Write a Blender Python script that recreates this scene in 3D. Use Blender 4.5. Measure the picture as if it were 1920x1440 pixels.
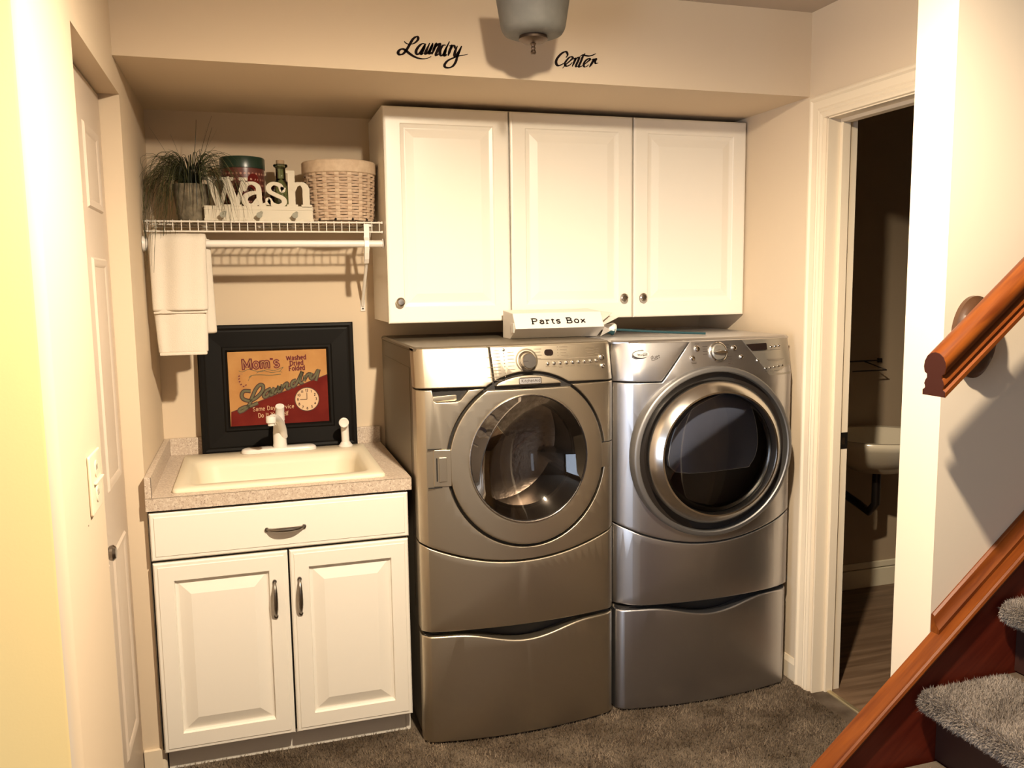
import bpy, bmesh, math, random
import numpy as np
from mathutils import Vector, Matrix

random.seed(7)
rng = np.random.default_rng(7)
for _o in list(bpy.data.objects):
    bpy.data.objects.remove(_o, do_unlink=True)
SC = bpy.context.scene
COL = SC.collection

# ------------------------------------------------------------------ camera
cam_d = bpy.data.cameras.new('camera')
cam_d.sensor_fit = 'HORIZONTAL'
cam_d.sensor_width = 36.0
cam_d.lens = 1591.04 / 1920.0 * 36.0
cam_d.clip_start = 0.05
cam = bpy.data.objects.new('camera', cam_d)
COL.objects.link(cam)
_R = Vector((0.95488511, -0.29667017, -0.01346221))
_U = Vector((0.048094, 0.10974822, 0.99279519))
_F = Vector((0.29305526, 0.9486528, -0.119065))
cam.matrix_world = Matrix(((_R.x, _U.x, -_F.x, 0.3243),
                           (_R.y, _U.y, -_F.y, -3.3987),
                           (_R.z, _U.z, -_F.z, 1.5296),
                           (0, 0, 0, 1)))
SC.camera = cam

# ------------------------------------------------------------------ world, lights, exposure
world = bpy.data.worlds.new('world')
SC.world = world
world.use_nodes = True
world.node_tree.nodes['Background'].inputs['Color'].default_value = (0.9, 0.8, 0.7, 1)
world.node_tree.nodes['Background'].inputs['Strength'].default_value = 0.01

def add_light(name, kind, loc, energy, color, **kw):
    d = bpy.data.lights.new(name, kind)
    d.energy = energy
    d.color = color
    for k, v in kw.items():
        setattr(d, k, v)
    o = bpy.data.objects.new(name, d)
    COL.objects.link(o)
    o.location = loc
    return o

# lit ceiling fixture out of frame behind the hanging lamp: most of its light goes down, a little sideways and up
add_light('ceiling_bulb', 'POINT', (0.957, -2.23, 2.398), 30, (1.0, 0.83, 0.62), shadow_soft_size=0.035)
_s = add_light('ceiling_bulb_down', 'SPOT', (0.957, -2.23, 2.398), 305, (1.0, 0.83, 0.62), shadow_soft_size=0.035, spot_size=math.pi, spot_blend=0.6)
# daylight: a tall glazed door in the open room to the left and a narrow glazed door behind the camera
_w = add_light('window_daylight', 'AREA', (-2.5, -3.85, 1.03), 85, (0.70, 0.82, 1.0), shape='RECTANGLE', size=1.5, size_y=1.95)
_w.rotation_euler = (Vector((1.0, 0.12, -0.02))).to_track_quat('-Z', 'Y').to_euler()
_d = add_light('glazed_door_daylight', 'AREA', (1.2, -4.72, 1.1), 3.2, (0.70, 0.82, 1.0), shape='RECTANGLE', size=0.28, size_y=1.7)
_d.rotation_euler = (Vector((0.0, 1.0, 0.0))).to_track_quat('-Z', 'Z').to_euler()

SC.view_settings.view_transform = 'Standard'
SC.view_settings.look = 'None'
SC.view_settings.gamma = 1.0
SC.view_settings.use_curve_mapping = False
SC.view_settings.exposure = 0.0

# ------------------------------------------------------------------ materials
def mat(name, color, rough=0.6, metal=0.0, spec=0.5, noise=None, bump=None, coat=0.0, aniso=0.0, alpha=None):
    """noise = (scale, second colour, low, high[, detail]); bump = (scale, strength[, distance])"""
    m = bpy.data.materials.new(name)
    m.use_nodes = True
    nt = m.node_tree
    b = nt.nodes['Principled BSDF']
    b.inputs['Base Color'].default_value = (*color, 1)
    b.inputs['Roughness'].default_value = rough
    b.inputs['Metallic'].default_value = metal
    b.inputs['Specular IOR Level'].default_value = spec
    b.inputs['Coat Weight'].default_value = coat
    b.inputs['Anisotropic'].default_value = aniso
    tc = nt.nodes.new('ShaderNodeTexCoord')
    if noise:
        n = nt.nodes.new('ShaderNodeTexNoise')
        n.inputs['Scale'].default_value = noise[0]
        n.inputs['Detail'].default_value = noise[4] if len(noise) > 4 else 4
        r = nt.nodes.new('ShaderNodeValToRGB')
        r.color_ramp.elements[0].position = noise[2]
        r.color_ramp.elements[1].position = noise[3]
        r.color_ramp.elements[0].color = (*color, 1)
        r.color_ramp.elements[1].color = (*noise[1], 1)
        nt.links.new(tc.outputs['Object'], n.inputs['Vector'])
        nt.links.new(n.outputs['Fac'], r.inputs['Fac'])
        nt.links.new(r.outputs['Color'], b.inputs['Base Color'])
    if bump:
        n2 = nt.nodes.new('ShaderNodeTexNoise')
        n2.inputs['Scale'].default_value = bump[0]
        n2.inputs['Detail'].default_value = 3
        bp = nt.nodes.new('ShaderNodeBump')
        bp.inputs['Strength'].default_value = bump[1]
        bp.inputs['Distance'].default_value = bump[2] if len(bump) > 2 else 0.002
        nt.links.new(tc.outputs['Object'], n2.inputs['Vector'])
        nt.links.new(n2.outputs['Fac'], bp.inputs['Height'])
        nt.links.new(bp.outputs['Normal'], b.inputs['Normal'])
    return m

def wood(name, c1, c2, axis=(1, 0, 0.83), rough=0.35, scale=1.0):
    m = bpy.data.materials.new(name)
    m.use_nodes = True
    nt = m.node_tree
    b = nt.nodes['Principled BSDF']
    b.inputs['Roughness'].default_value = rough
    b.inputs['Specular IOR Level'].default_value = 0.22
    tc = nt.nodes.new('ShaderNodeTexCoord')
    mp = nt.nodes.new('ShaderNodeMapping')
    ang = math.atan2(axis[2], axis[0])
    mp.vector_type = 'TEXTURE'
    mp.inputs['Rotation'].default_value = (0, -ang, 0)
    mp.inputs['Scale'].default_value = (1 / (2.2 * scale), 1 / (30 * scale), 1 / (30 * scale))
    n = nt.nodes.new('ShaderNodeTexNoise')
    n.inputs['Scale'].default_value = 2.0
    n.inputs['Detail'].default_value = 7
    n.inputs['Distortion'].default_value = 0.6
    r = nt.nodes.new('ShaderNodeValToRGB')
    r.color_ramp.elements[0].position = 0.3
    r.color_ramp.elements[1].position = 0.72
    r.color_ramp.elements[0].color = (*c1, 1)
    r.color_ramp.elements[1].color = (*c2, 1)
    nt.links.new(tc.outputs['Object'], mp.inputs['Vector'])
    nt.links.new(mp.outputs['Vector'], n.inputs['Vector'])
    nt.links.new(n.outputs['Fac'], r.inputs['Fac'])
    nt.links.new(r.outputs['Color'], b.inputs['Base Color'])
    return m

def glass(name, tint, refl=0.12, rough=0.03, ior=1.45):
    """thin glass: tinted see-through sheet with a Fresnel gloss"""
    m = bpy.data.materials.new(name)
    m.use_nodes = True
    nt = m.node_tree
    nt.nodes.clear()
    out = nt.nodes.new('ShaderNodeOutputMaterial')
    mix = nt.nodes.new('ShaderNodeMixShader')
    tr = nt.nodes.new('ShaderNodeBsdfTransparent')
    tr.inputs['Color'].default_value = (*tint, 1)
    gl = nt.nodes.new('ShaderNodeBsdfGlossy')
    gl.inputs['Roughness'].default_value = rough
    fr = nt.nodes.new('ShaderNodeFresnel')
    fr.inputs['IOR'].default_value = ior
    ad = nt.nodes.new('ShaderNodeMath')
    ad.operation = 'ADD'
    ad.use_clamp = True
    ad.inputs[1].default_value = refl
    nt.links.new(fr.outputs['Fac'], ad.inputs[0])
    nt.links.new(ad.outputs[0], mix.inputs['Fac'])
    nt.links.new(tr.outputs[0], mix.inputs[1])
    nt.links.new(gl.outputs[0], mix.inputs[2])
    nt.links.new(mix.outputs[0], out.inputs['Surface'])
    return m

M = dict(
    wall=mat('wall_paint', (0.66, 0.54, 0.395), 0.9, spec=0.2, bump=(220, 0.08, 0.001)),
    stairwall=mat('stair_wall_paint', (0.71, 0.61, 0.475), 0.9, spec=0.2, bump=(220, 0.08, 0.001)),
    railend=mat('rail_end_grain', (0.032, 0.007, 0.004), 0.6, spec=0.2),
    roomwall=mat('low_bounce_paint', (0.25, 0.20, 0.16), 0.9, spec=0.1),  # unseen room walls, darkened to cut the light they bounce back
    hallwall=mat('hall_wall_paint', (0.86, 0.64, 0.28), 0.9, spec=0.2, bump=(180, 0.1, 0.001)),
    ceil=mat('ceiling_paint', (0.56, 0.48, 0.39), 0.95, spec=0.1, bump=(90, 0.15, 0.002)),
    trim=mat('trim_paint', (0.76, 0.65, 0.49), 0.45, spec=0.4),
    door=mat('door_paint', (0.62, 0.52, 0.42), 0.5, spec=0.4),
    cab=mat('white_lacquer', (0.85, 0.80, 0.71), 0.32, spec=0.45),
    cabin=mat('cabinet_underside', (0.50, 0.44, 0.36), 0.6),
    seam=mat('dark_seam', (0.012, 0.010, 0.009), 0.7),  # near-black, stands in for the shade in gaps between panels
    carpet=mat('carpet_base', (0.075, 0.055, 0.040), 1.0, spec=0.0, noise=(7, (0.15, 0.12, 0.09), 0.38, 0.64), bump=(350, 0.6, 0.004)),
    pile=mat('carpet_fibre', (0.105, 0.076, 0.050), 1.0, spec=0.05, noise=(6.5, (0.27, 0.21, 0.15), 0.36, 0.66)),
    stairpile=mat('stair_carpet_fibre', (0.20, 0.168, 0.14), 1.0, spec=0.05, noise=(7, (0.36, 0.31, 0.265), 0.36, 0.66)),
    champagne=mat('champagne_metal_paint', (0.56, 0.495, 0.39), 0.41, metal=1.0, bump=(900, 0.03, 0.0005)),
    champshade=mat('champagne_shaded', (0.17, 0.14, 0.10), 0.5, metal=0.7),  # champagne metal with the shade of sides and top put into the colour
    silver=mat('cool_metal_paint', (0.56, 0.55, 0.555), 0.36, metal=1.0, bump=(900, 0.03, 0.0005)),  # cooler copy of the washer metal, daylight tone put into the colour
    collar=mat('collar_paint', (0.30, 0.29, 0.28), 0.5, metal=0.9),
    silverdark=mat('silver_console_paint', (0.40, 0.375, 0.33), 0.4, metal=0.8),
    brushed=mat('brushed_steel', (0.62, 0.59, 0.55), 0.22, metal=1.0),
    chrome=mat('chrome', (0.75, 0.72, 0.68), 0.12, metal=1.0),
    nickel=mat('satin_nickel', (0.50, 0.46, 0.41), 0.25, metal=1.0),
    pewter=mat('dark_pewter', (0.25, 0.22, 0.19), 0.28, metal=1.0),
    emblem=mat('emblem_silver', (0.80, 0.78, 0.74), 0.25, metal=0.2, spec=0.7),
    drum=mat('drum_steel', (0.52, 0.47, 0.43), 0.27, metal=1.0, bump=(60, 0.25, 0.004)),
    rubber=mat('dark_rubber', (0.018, 0.014, 0.012), 0.4),
    decal=mat('decal_vinyl', (0.012, 0.008, 0.008), 0.9, spec=0.05),
    black=mat('black_plastic', (0.010, 0.009, 0.009), 0.25),
    print_dark=mat('dark_print', (0.06, 0.045, 0.035), 0.7),
    print_grey=mat('grey_print', (0.22, 0.18, 0.13), 0.7),
    laminate=None,
    sinkwhite=mat('cream_acrylic', (0.74, 0.66, 0.50), 0.5, spec=0.5),
    white=mat('white_plastic', (0.74, 0.70, 0.64), 0.35, spec=0.5),
    whitewire=mat('white_vinyl_wire', (0.74, 0.69, 0.61), 0.4),
    frame=mat('black_frame_wood', (0.006, 0.005, 0.004), 0.5, spec=0.12),
    picture_tan=mat('print_tan', (0.40, 0.19, 0.065), 0.9, spec=0.08, noise=(9, (0.50, 0.27, 0.10), 0.35, 0.7)),
    picture_red=mat('print_red', (0.115, 0.013, 0.010), 0.9, spec=0.08, noise=(12, (0.16, 0.020, 0.014), 0.4, 0.7)),
    ink_red=mat('ink_dark_red', (0.13, 0.008, 0.010), 0.7),
    ink_brown=mat('ink_brown', (0.055, 0.018, 0.008), 0.7),
    ink_green=mat('ink_olive', (0.10, 0.092, 0.042), 0.7),
    ink_cream=mat('ink_cream', (0.62, 0.42, 0.24), 0.7),
    ink_tan=mat('ink_tan', (0.36, 0.17, 0.06), 0.7),
    towel=mat('white_terry', (0.70, 0.63, 0.53), 1.0, spec=0.1, bump=(420, 0.5, 0.003)),
    leaf=mat('grass_leaf', (0.040, 0.044, 0.015), 0.6, noise=(25, (0.085, 0.088, 0.030), 0.4, 0.65)),
    leafdark=mat('dark_grass_leaf', (0.022, 0.026, 0.013), 0.5),
    stone=mat('stone_pot', (0.12, 0.10, 0.065), 0.9, noise=(40, (0.24, 0.20, 0.135), 0.35, 0.7), bump=(90, 0.6, 0.004)),  # stone darkened, shade of the leaves put into the colour
    soil=mat('soil', (0.03, 0.022, 0.014), 1.0),
    tinred=mat('tin_red', (0.12, 0.032, 0.024), 0.3, spec=0.6),
    tindot=mat('tin_dot', (0.42, 0.20, 0.14), 0.4),
    tingreen=mat('tin_green', (0.010, 0.032, 0.020), 0.3, spec=0.6),
    signwhite=mat('cream_sign_paint', (0.62, 0.56, 0.44), 0.6),
    grey=mat('grey_plastic', (0.36, 0.36, 0.30), 0.4),
    bottle=glass('green_glass', (0.72, 0.78, 0.64), 0.06),
    cork=mat('cork', (0.45, 0.32, 0.20), 0.9),
    splint=mat('basket_splint', (0.46, 0.32, 0.215), 0.75, noise=(35, (0.56, 0.42, 0.30), 0.35, 0.7), bump=(150, 0.4, 0.001)),
    stave=mat('basket_stave', (0.56, 0.42, 0.29), 0.7, noise=(50, (0.66, 0.52, 0.37), 0.35, 0.7)),
    cardboard=mat('white_cardboard', (0.72, 0.67, 0.60), 0.7),
    teal=mat('teal_plastic', (0.02, 0.055, 0.065), 0.7, spec=0.15),
    frost=mat('frosted_glass_shade', (0.155, 0.15, 0.13), 0.6, spec=0.3, noise=(30, (0.18, 0.172, 0.15), 0.4, 0.7)),
    bronze=mat('bronze', (0.16, 0.115, 0.085), 0.45, metal=1.0),
    cherry=wood('cherry_wood', (0.085, 0.017, 0.0025), (0.185, 0.048, 0.006), rough=0.42),
    riser=mat('dark_riser_wood', (0.030, 0.010, 0.006), 0.5),
    rosette=mat('brown_wood', (0.062, 0.028, 0.013), 0.3),
    cherrydark=wood('dark_cherry_wood', (0.075, 0.009, 0.004), (0.125, 0.018, 0.007), rough=0.4),
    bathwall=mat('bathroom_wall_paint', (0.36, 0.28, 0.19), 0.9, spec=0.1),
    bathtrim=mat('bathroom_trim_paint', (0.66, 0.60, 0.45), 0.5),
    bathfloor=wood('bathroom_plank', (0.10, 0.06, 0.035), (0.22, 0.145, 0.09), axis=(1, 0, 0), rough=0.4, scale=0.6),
    brass=mat('brass_strip', (0.60, 0.50, 0.30), 0.35, metal=0.8),
    darkmetal=mat('dark_metal', (0.06, 0.05, 0.045), 0.35, metal=0.9),
    washglass=glass('washer_glass', (0.50, 0.46, 0.42), 0.015),
    dryglass=glass('dryer_glass', (0.62, 0.63, 0.66), 0.03),
    innerglass=mat('inner_dryer_glass', (0.17, 0.19, 0.25), 0.3, spec=0.7),
    displayglass=mat('dark_display', (0.02, 0.012, 0.010), 0.1, spec=0.7),
    porcelain=mat('porcelain', (0.60, 0.53, 0.40), 0.15, spec=0.6),
)

def speckle():
    m = bpy.data.materials.new('speckled_laminate')
    m.use_nodes = True
    nt = m.node_tree
    b = nt.nodes['Principled BSDF']
    b.inputs['Roughness'].default_value = 0.45
    tc = nt.nodes.new('ShaderNodeTexCoord')
    prev = None
    base = (0.52, 0.42, 0.33, 1)
    for sc, c, lo, hi in ((130, (0.62, 0.53, 0.43, 1), 0.48, 0.60), (210, (0.30, 0.22, 0.17, 1), 0.60, 0.66), (330, (0.78, 0.70, 0.60, 1), 0.64, 0.70)):
        n = nt.nodes.new('ShaderNodeTexNoise')
        n.inputs['Scale'].default_value = sc
        n.inputs['Detail'].default_value = 2
        r = nt.nodes.new('ShaderNodeValToRGB')
        r.color_ramp.elements[0].position = lo
        r.color_ramp.elements[1].position = hi
        mx = nt.nodes.new('ShaderNodeMix')
        mx.data_type = 'RGBA'
        nt.links.new(tc.outputs['Object'], n.inputs['Vector'])
        nt.links.new(n.outputs['Fac'], r.inputs['Fac'])
        nt.links.new(r.outputs['Color'], mx.inputs[0])
        if prev is None:
            mx.inputs[6].default_value = base
        else:
            nt.links.new(prev, mx.inputs[6])
        mx.inputs[7].default_value = c
        prev = mx.outputs[2]
    nt.links.new(prev, b.inputs['Base Color'])
    return m
M['laminate'] = speckle()

# ------------------------------------------------------------------ helpers
def offset_of(parent):
    v = Vector((0, 0, 0))
    while parent is not None:
        v += parent.location
        parent = parent.parent
    return v

def link(name, me, m, parent=None, label=None, cat=None, group=None, kind=None, smooth=0.6):
    o = bpy.data.objects.new(name, me)
    COL.objects.link(o)
    if parent is not None:
        me.transform(Matrix.Translation(-offset_of(parent)))
        o.parent = parent
    if m is not None:
        me.materials.clear()
        me.materials.append(M[m] if isinstance(m, str) else m)
    if smooth:
        n = len(me.polygons)
        me.polygons.foreach_set('use_smooth', [True] * n)
        try:
            me.set_sharp_from_angle(angle=smooth)
        except Exception:
            me.polygons.foreach_set('use_smooth', [False] * n)
    me.update()
    tag(o, label, cat, group, kind)
    return o

def tag(o, label=None, cat=None, group=None, kind=None):
    if label: o['label'] = label
    if cat: o['category'] = cat
    if group: o['group'] = group
    if kind: o['kind'] = kind
    return o

def empty(name, loc, label, cat, group=None, kind=None):
    o = bpy.data.objects.new(name, None)
    o.empty_display_size = 0.05
    COL.objects.link(o)
    o.location = loc
    return tag(o, label, cat, group, kind)

def copy_tree(o, delta=(0, 0, 0), parent=None):
    c = o.copy()
    COL.objects.link(c)
    c.parent = parent
    if parent is None:
        c.location = o.location + Vector(delta)
    for ch in list(o.children):
        copy_tree(ch, parent=c)
    return c

def bm_mesh(bm, name='m'):
    me = bpy.data.meshes.new(name)
    bm.normal_update()
    bm.to_mesh(me)
    bm.free()
    return me

def add_box(bm, x0, x1, y0, y1, z0, z1, bevel=0.0, seg=2):
    vs = [bm.verts.new(p) for p in ((x0, y0, z0), (x1, y0, z0), (x1, y1, z0), (x0, y1, z0), (x0, y0, z1), (x1, y0, z1), (x1, y1, z1), (x0, y1, z1))]
    fs = [bm.faces.new([vs[i] for i in f]) for f in ((0, 3, 2, 1), (4, 5, 6, 7), (0, 1, 5, 4), (1, 2, 6, 5), (2, 3, 7, 6), (3, 0, 4, 7))]
    if bevel > 0:
        es = list({e for f in fs for e in f.edges})
        bmesh.ops.bevel(bm, geom=es, offset=bevel, segments=seg, profile=0.5, affect='EDGES')

def boxes(*bs, bevel=0.0, seg=2):
    bm = bmesh.new()
    for b in bs:
        add_box(bm, *b[:6], bevel=b[6] if len(b) > 6 else bevel, seg=seg)
    return bm_mesh(bm)

def prism(poly, axis, a0, a1, bevel=0.0):
    """poly: list of 2-D points in the plane normal to axis ('x': (y,z), 'y': (x,z), 'z': (x,y))"""
    bm = bmesh.new()
    def P(p, a):
        return {'x': (a, p[0], p[1]), 'y': (p[0], a, p[1]), 'z': (p[0], p[1], a)}[axis]
    A = [bm.verts.new(P(p, a0)) for p in poly]
    B = [bm.verts.new(P(p, a1)) for p in poly]
    n = len(poly)
    bm.faces.new(A)
    bm.faces.new(B[::-1])
    for i in range(n):
        bm.faces.new((A[i], B[i], B[(i + 1) % n], A[(i + 1) % n]))
    bmesh.ops.recalc_face_normals(bm, faces=bm.faces)
    if bevel > 0:
        bmesh.ops.bevel(bm, geom=list(bm.edges), offset=bevel, segments=2, profile=0.5, affect='EDGES')
    return bm_mesh(bm)

def sweep_poly(poly, origin, vec):
    """poly of 3-D points (closed), extruded along vec"""
    bm = bmesh.new()
    o = Vector(origin)
    A = [bm.verts.new(o + Vector(p)) for p in poly]
    B = [bm.verts.new(o + Vector(p) + Vector(vec)) for p in poly]
    n = len(poly)
    bm.faces.new(A)
    bm.faces.new(B[::-1])
    for i in range(n):
        bm.faces.new((A[i], B[i], B[(i + 1) % n], A[(i + 1) % n]))
    bmesh.ops.recalc_face_normals(bm, faces=bm.faces)
    return bm_mesh(bm)

def add_lathe(bm, prof, center, axis='z', seg=40, sx=1.0, sy=1.0, caps=True):
    """prof: (r, h) along axis; axis 'z' or 'y' or 'x' (h grows along +axis)"""
    c = Vector(center)
    def P(r, h, a):
        u, v = r * math.cos(a) * sx, r * math.sin(a) * sy
        if axis == 'z': return c + Vector((u, v, h))
        if axis == 'y': return c + Vector((u, h, v))
        return c + Vector((h, u, v))
    rings = []
    for r, h in prof:
        if r < 1e-6:
            rings.append([bm.verts.new(P(0, h, 0))])
        else:
            rings.append([bm.verts.new(P(r, h, 2 * math.pi * k / seg)) for k in range(seg)])
    for A, B in zip(rings, rings[1:]):
        for k in range(seg):
            k2 = (k + 1) % seg
            if len(A) == 1 and len(B) == 1: continue
            if len(A) == 1: bm.faces.new((A[0], B[k2], B[k]))
            elif len(B) == 1: bm.faces.new((A[k], A[k2], B[0]))
            else: bm.faces.new((A[k], A[k2], B[k2], B[k]))
    if caps:
        for R in (rings[0], rings[-1]):
            if len(R) > 1:
                bm.faces.new(R)

def lathe(prof, center, axis='z', seg=40, sx=1.0, sy=1.0, caps=True):
    bm = bmesh.new()
    add_lathe(bm, prof, center, axis, seg, sx, sy, caps)
    bmesh.ops.recalc_face_normals(bm, faces=bm.faces)
    return bm_mesh(bm)

def catmull(pts, n=6, closed=False):
    P = [np.array(p, float) for p in pts]
    if len(P) < 3 and not closed:
        return [tuple(p) for p in P]
    out = []
    N = len(P)
    rngi = range(N if closed else N - 1)
    for i in rngi:
        if closed:
            p0, p1, p2, p3 = P[i - 1], P[i], P[(i + 1) % N], P[(i + 2) % N]
        else:
            p1, p2 = P[i], P[i + 1]
            p0 = P[i - 1] if i > 0 else 2 * p1 - p2
            p3 = P[i + 2] if i + 2 < N else 2 * p2 - p1
        for k in range(n):
            t = k / n
            out.append(tuple(0.5 * ((2 * p1) + (-p0 + p2) * t + (2 * p0 - 5 * p1 + 4 * p2 - p3) * t * t + (-p0 + 3 * p1 - 3 * p2 + p3) * t ** 3)))
    if not closed:
        out.append(tuple(P[-1]))
    return out

def add_tube(bm, pts, r, seg=8, caps=True, closed=False):
    P = [Vector(p) for p in pts]
    n = len(P)
    rr = r if isinstance(r, (list, tuple)) else [r] * n
    rings = []
    prev = None
    for i in range(n):
        if closed: t = P[(i + 1) % n] - P[i - 1]
        else: t = (P[min(i + 1, n - 1)] - P[max(i - 1, 0)])
        t.normalize()
        if prev is None:
            a = Vector((0, 0, 1)) if abs(t.z) < 0.9 else Vector((1, 0, 0))
            nrm = t.cross(a).normalized()
        else:
            nrm = (prev - t * prev.dot(t)).normalized()
        prev = nrm
        b = t.cross(nrm)
        rings.append([bm.verts.new(P[i] + (nrm * math.cos(2 * math.pi * k / seg) + b * math.sin(2 * math.pi * k / seg)) * rr[i]) for k in range(seg)])
    m = n if closed else n - 1
    for i in range(m):
        A, B = rings[i], rings[(i + 1) % n]
        for k in range(seg):
            bm.faces.new((A[k], A[(k + 1) % seg], B[(k + 1) % seg], B[k]))
    if caps and not closed:
        bm.faces.new(rings[0])
        bm.faces.new(rings[-1])

def tube(pts, r, seg=8, closed=False):
    bm = bmesh.new()
    add_tube(bm, pts, r, seg, closed=closed)
    bmesh.ops.recalc_face_normals(bm, faces=bm.faces)
    return bm_mesh(bm)

def sphere_mesh(c, r, sx=1, sy=1, sz=1, u=16, v=10):
    bm = bmesh.new()
    bmesh.ops.create_uvsphere(bm, u_segments=u, v_segments=v, radius=r)
    for w in bm.verts:
        w.co = Vector((w.co.x * sx, w.co.y * sy, w.co.z * sz)) + Vector(c)
    return bm_mesh(bm)

def plate(outer, holes, yf, depth, bevel=0.002, bulge=None, cuts=None, res=2, zcuts=()):
    """a panel standing in the xz plane with its face at y = yf (towards -y); optional bulge(x, z) -> dy"""
    cu = bpy.data.curves.new('c', 'CURVE')
    cu.dimensions = '2D'
    cu.fill_mode = 'BOTH'
    cu.extrude = max(depth / 2 - bevel, 0.0001)
    cu.bevel_depth = bevel
    cu.bevel_resolution = res
    cu.offset = -bevel
    for poly in [outer] + list(holes or []):
        s = cu.splines.new('POLY')
        s.points.add(len(poly) - 1)
        for i, p in enumerate(poly):
            s.points[i].co = (p[0], p[1], 0, 1)
        s.use_cyclic_u = True
    o = bpy.data.objects.new('c', cu)
    COL.objects.link(o)
    dg = bpy.context.evaluated_depsgraph_get()
    me = bpy.data.meshes.new_from_object(o.evaluated_get(dg))
    bpy.data.objects.remove(o, do_unlink=True)
    bpy.data.curves.remove(cu)
    bm = bmesh.new()
    bm.from_mesh(me)
    bpy.data.meshes.remove(me)
    bmesh.ops.remove_doubles(bm, verts=bm.verts, dist=1e-6)
    zc = depth / 2
    for v in bm.verts:
        x, y, z = v.co
        v.co = (x, yf + zc - z, y)
    if bulge:
        xs = [v.co.x for v in bm.verts]
        x0, x1 = min(xs), max(xs)
        ks = cuts or [x0 + (x1 - x0) * i / 24 for i in range(1, 24)]
        for k in ks:
            if x0 + 1e-4 < k < x1 - 1e-4:
                bmesh.ops.bisect_plane(bm, geom=list(bm.verts) + list(bm.edges) + list(bm.faces), dist=1e-6, plane_co=(k, 0, 0), plane_no=(1, 0, 0))
        for k in zcuts:
            bmesh.ops.bisect_plane(bm, geom=list(bm.verts) + list(bm.edges) + list(bm.faces), dist=1e-6, plane_co=(0, 0, k), plane_no=(0, 0, 1))
        for v in bm.verts:
            v.co.y += bulge(v.co.x, v.co.z)
    return bm_mesh(bm)

def leaned(me, z0, k=0.22):
    """lean a small fitting back with the console face"""
    for v in me.vertices:
        v.co.y += k * (v.co.z - z0)
    return me

def ellipse(cx, cz, rx, rz, n=72, a0=0.0, a1=2 * math.pi, closed=True):
    m = n if closed else n + 1
    return [(cx + rx * math.cos(a0 + (a1 - a0) * i / n), cz + rz * math.sin(a0 + (a1 - a0) * i / n)) for i in range(m)]

def rrect(x0, x1, z0, z1, r, n=5):
    pts = []
    for cx, cz, a in ((x1 - r, z0 + r, -90), (x1 - r, z1 - r, 0), (x0 + r, z1 - r, 90), (x0 + r, z0 + r, 180)):
        for k in range(n + 1):
            t = math.radians(a + 90 * k / n)
            pts.append((cx + r * math.cos(t), cz + r * math.sin(t)))
    return pts

def rings_mesh(x0, x1, z0, z1, yf, th, rings):
    """panelled slab facing -y: nested rectangles (inset, dy from face)"""
    bm = bmesh.new()
    def R(ins, y):
        return [bm.verts.new(p) for p in ((x0 + ins, y, z0 + ins), (x1 - ins, y, z0 + ins), (x1 - ins, y, z1 - ins), (x0 + ins, y, z1 - ins))]
    L = [R(0, yf + th)]
    bm.faces.new(L[0])
    for ins, dy in rings:
        L.append(R(ins, yf + dy))
    for A, B in zip(L, L[1:]):
        for k in range(4):
            bm.faces.new((A[k], A[(k + 1) % 4], B[(k + 1) % 4], B[k]))
    bm.faces.new(L[-1])
    bmesh.ops.recalc_face_normals(bm, faces=bm.faces)
    return bm_mesh(bm)

# -------- strokes: lettering laid as thin ribbons on a plane
def ribbon(bm, pts, w, xf, nib=None, wmin=0.25, lift=0.0, solid=0.0, taper=False):
    P = [np.array(p, float) for p in pts]
    n = len(P)
    L, Rr = [], []
    for i in range(n):
        d = P[min(i + 1, n - 1)] - P[max(i - 1, 0)]
        ln = np.hypot(*d)
        d = d / ln if ln > 1e-9 else np.array([1.0, 0.0])
        perp = np.array([-d[1], d[0]])
        hw = w / 2
        if nib is not None:
            s = abs(d[0] * math.sin(nib) - d[1] * math.cos(nib))
            hw = w / 2 * (wmin + (1 - wmin) * s)
        if taper and n > 2:
            t = i / (n - 1)
            hw *= min(1, 0.35 + 3 * min(t, 1 - t))
        L.append(P[i] + perp * hw)
        Rr.append(P[i] - perp * hw)
    A = [bm.verts.new(xf(p[0], p[1], lift)) for p in L]
    B = [bm.verts.new(xf(p[0], p[1], lift)) for p in Rr]
    for i in range(n - 1):
        bm.faces.new((A[i], B[i], B[i + 1], A[i + 1]))
    if solid:
        A2 = [bm.verts.new(xf(p[0], p[1], lift - solid)) for p in L]
        B2 = [bm.verts.new(xf(p[0], p[1], lift - solid)) for p in Rr]
        for i in range(n - 1):
            bm.faces.new((A2[i + 1], B2[i + 1], B2[i], A2[i]))
            bm.faces.new((A[i], A[i + 1], A2[i + 1], A2[i]))
            bm.faces.new((B[i + 1], B[i], B2[i], B2[i + 1]))
        bm.faces.new((A[0], A2[0], B2[0], B[0]))
        bm.faces.new((B[-1], B2[-1], A2[-1], A[-1]))

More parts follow.
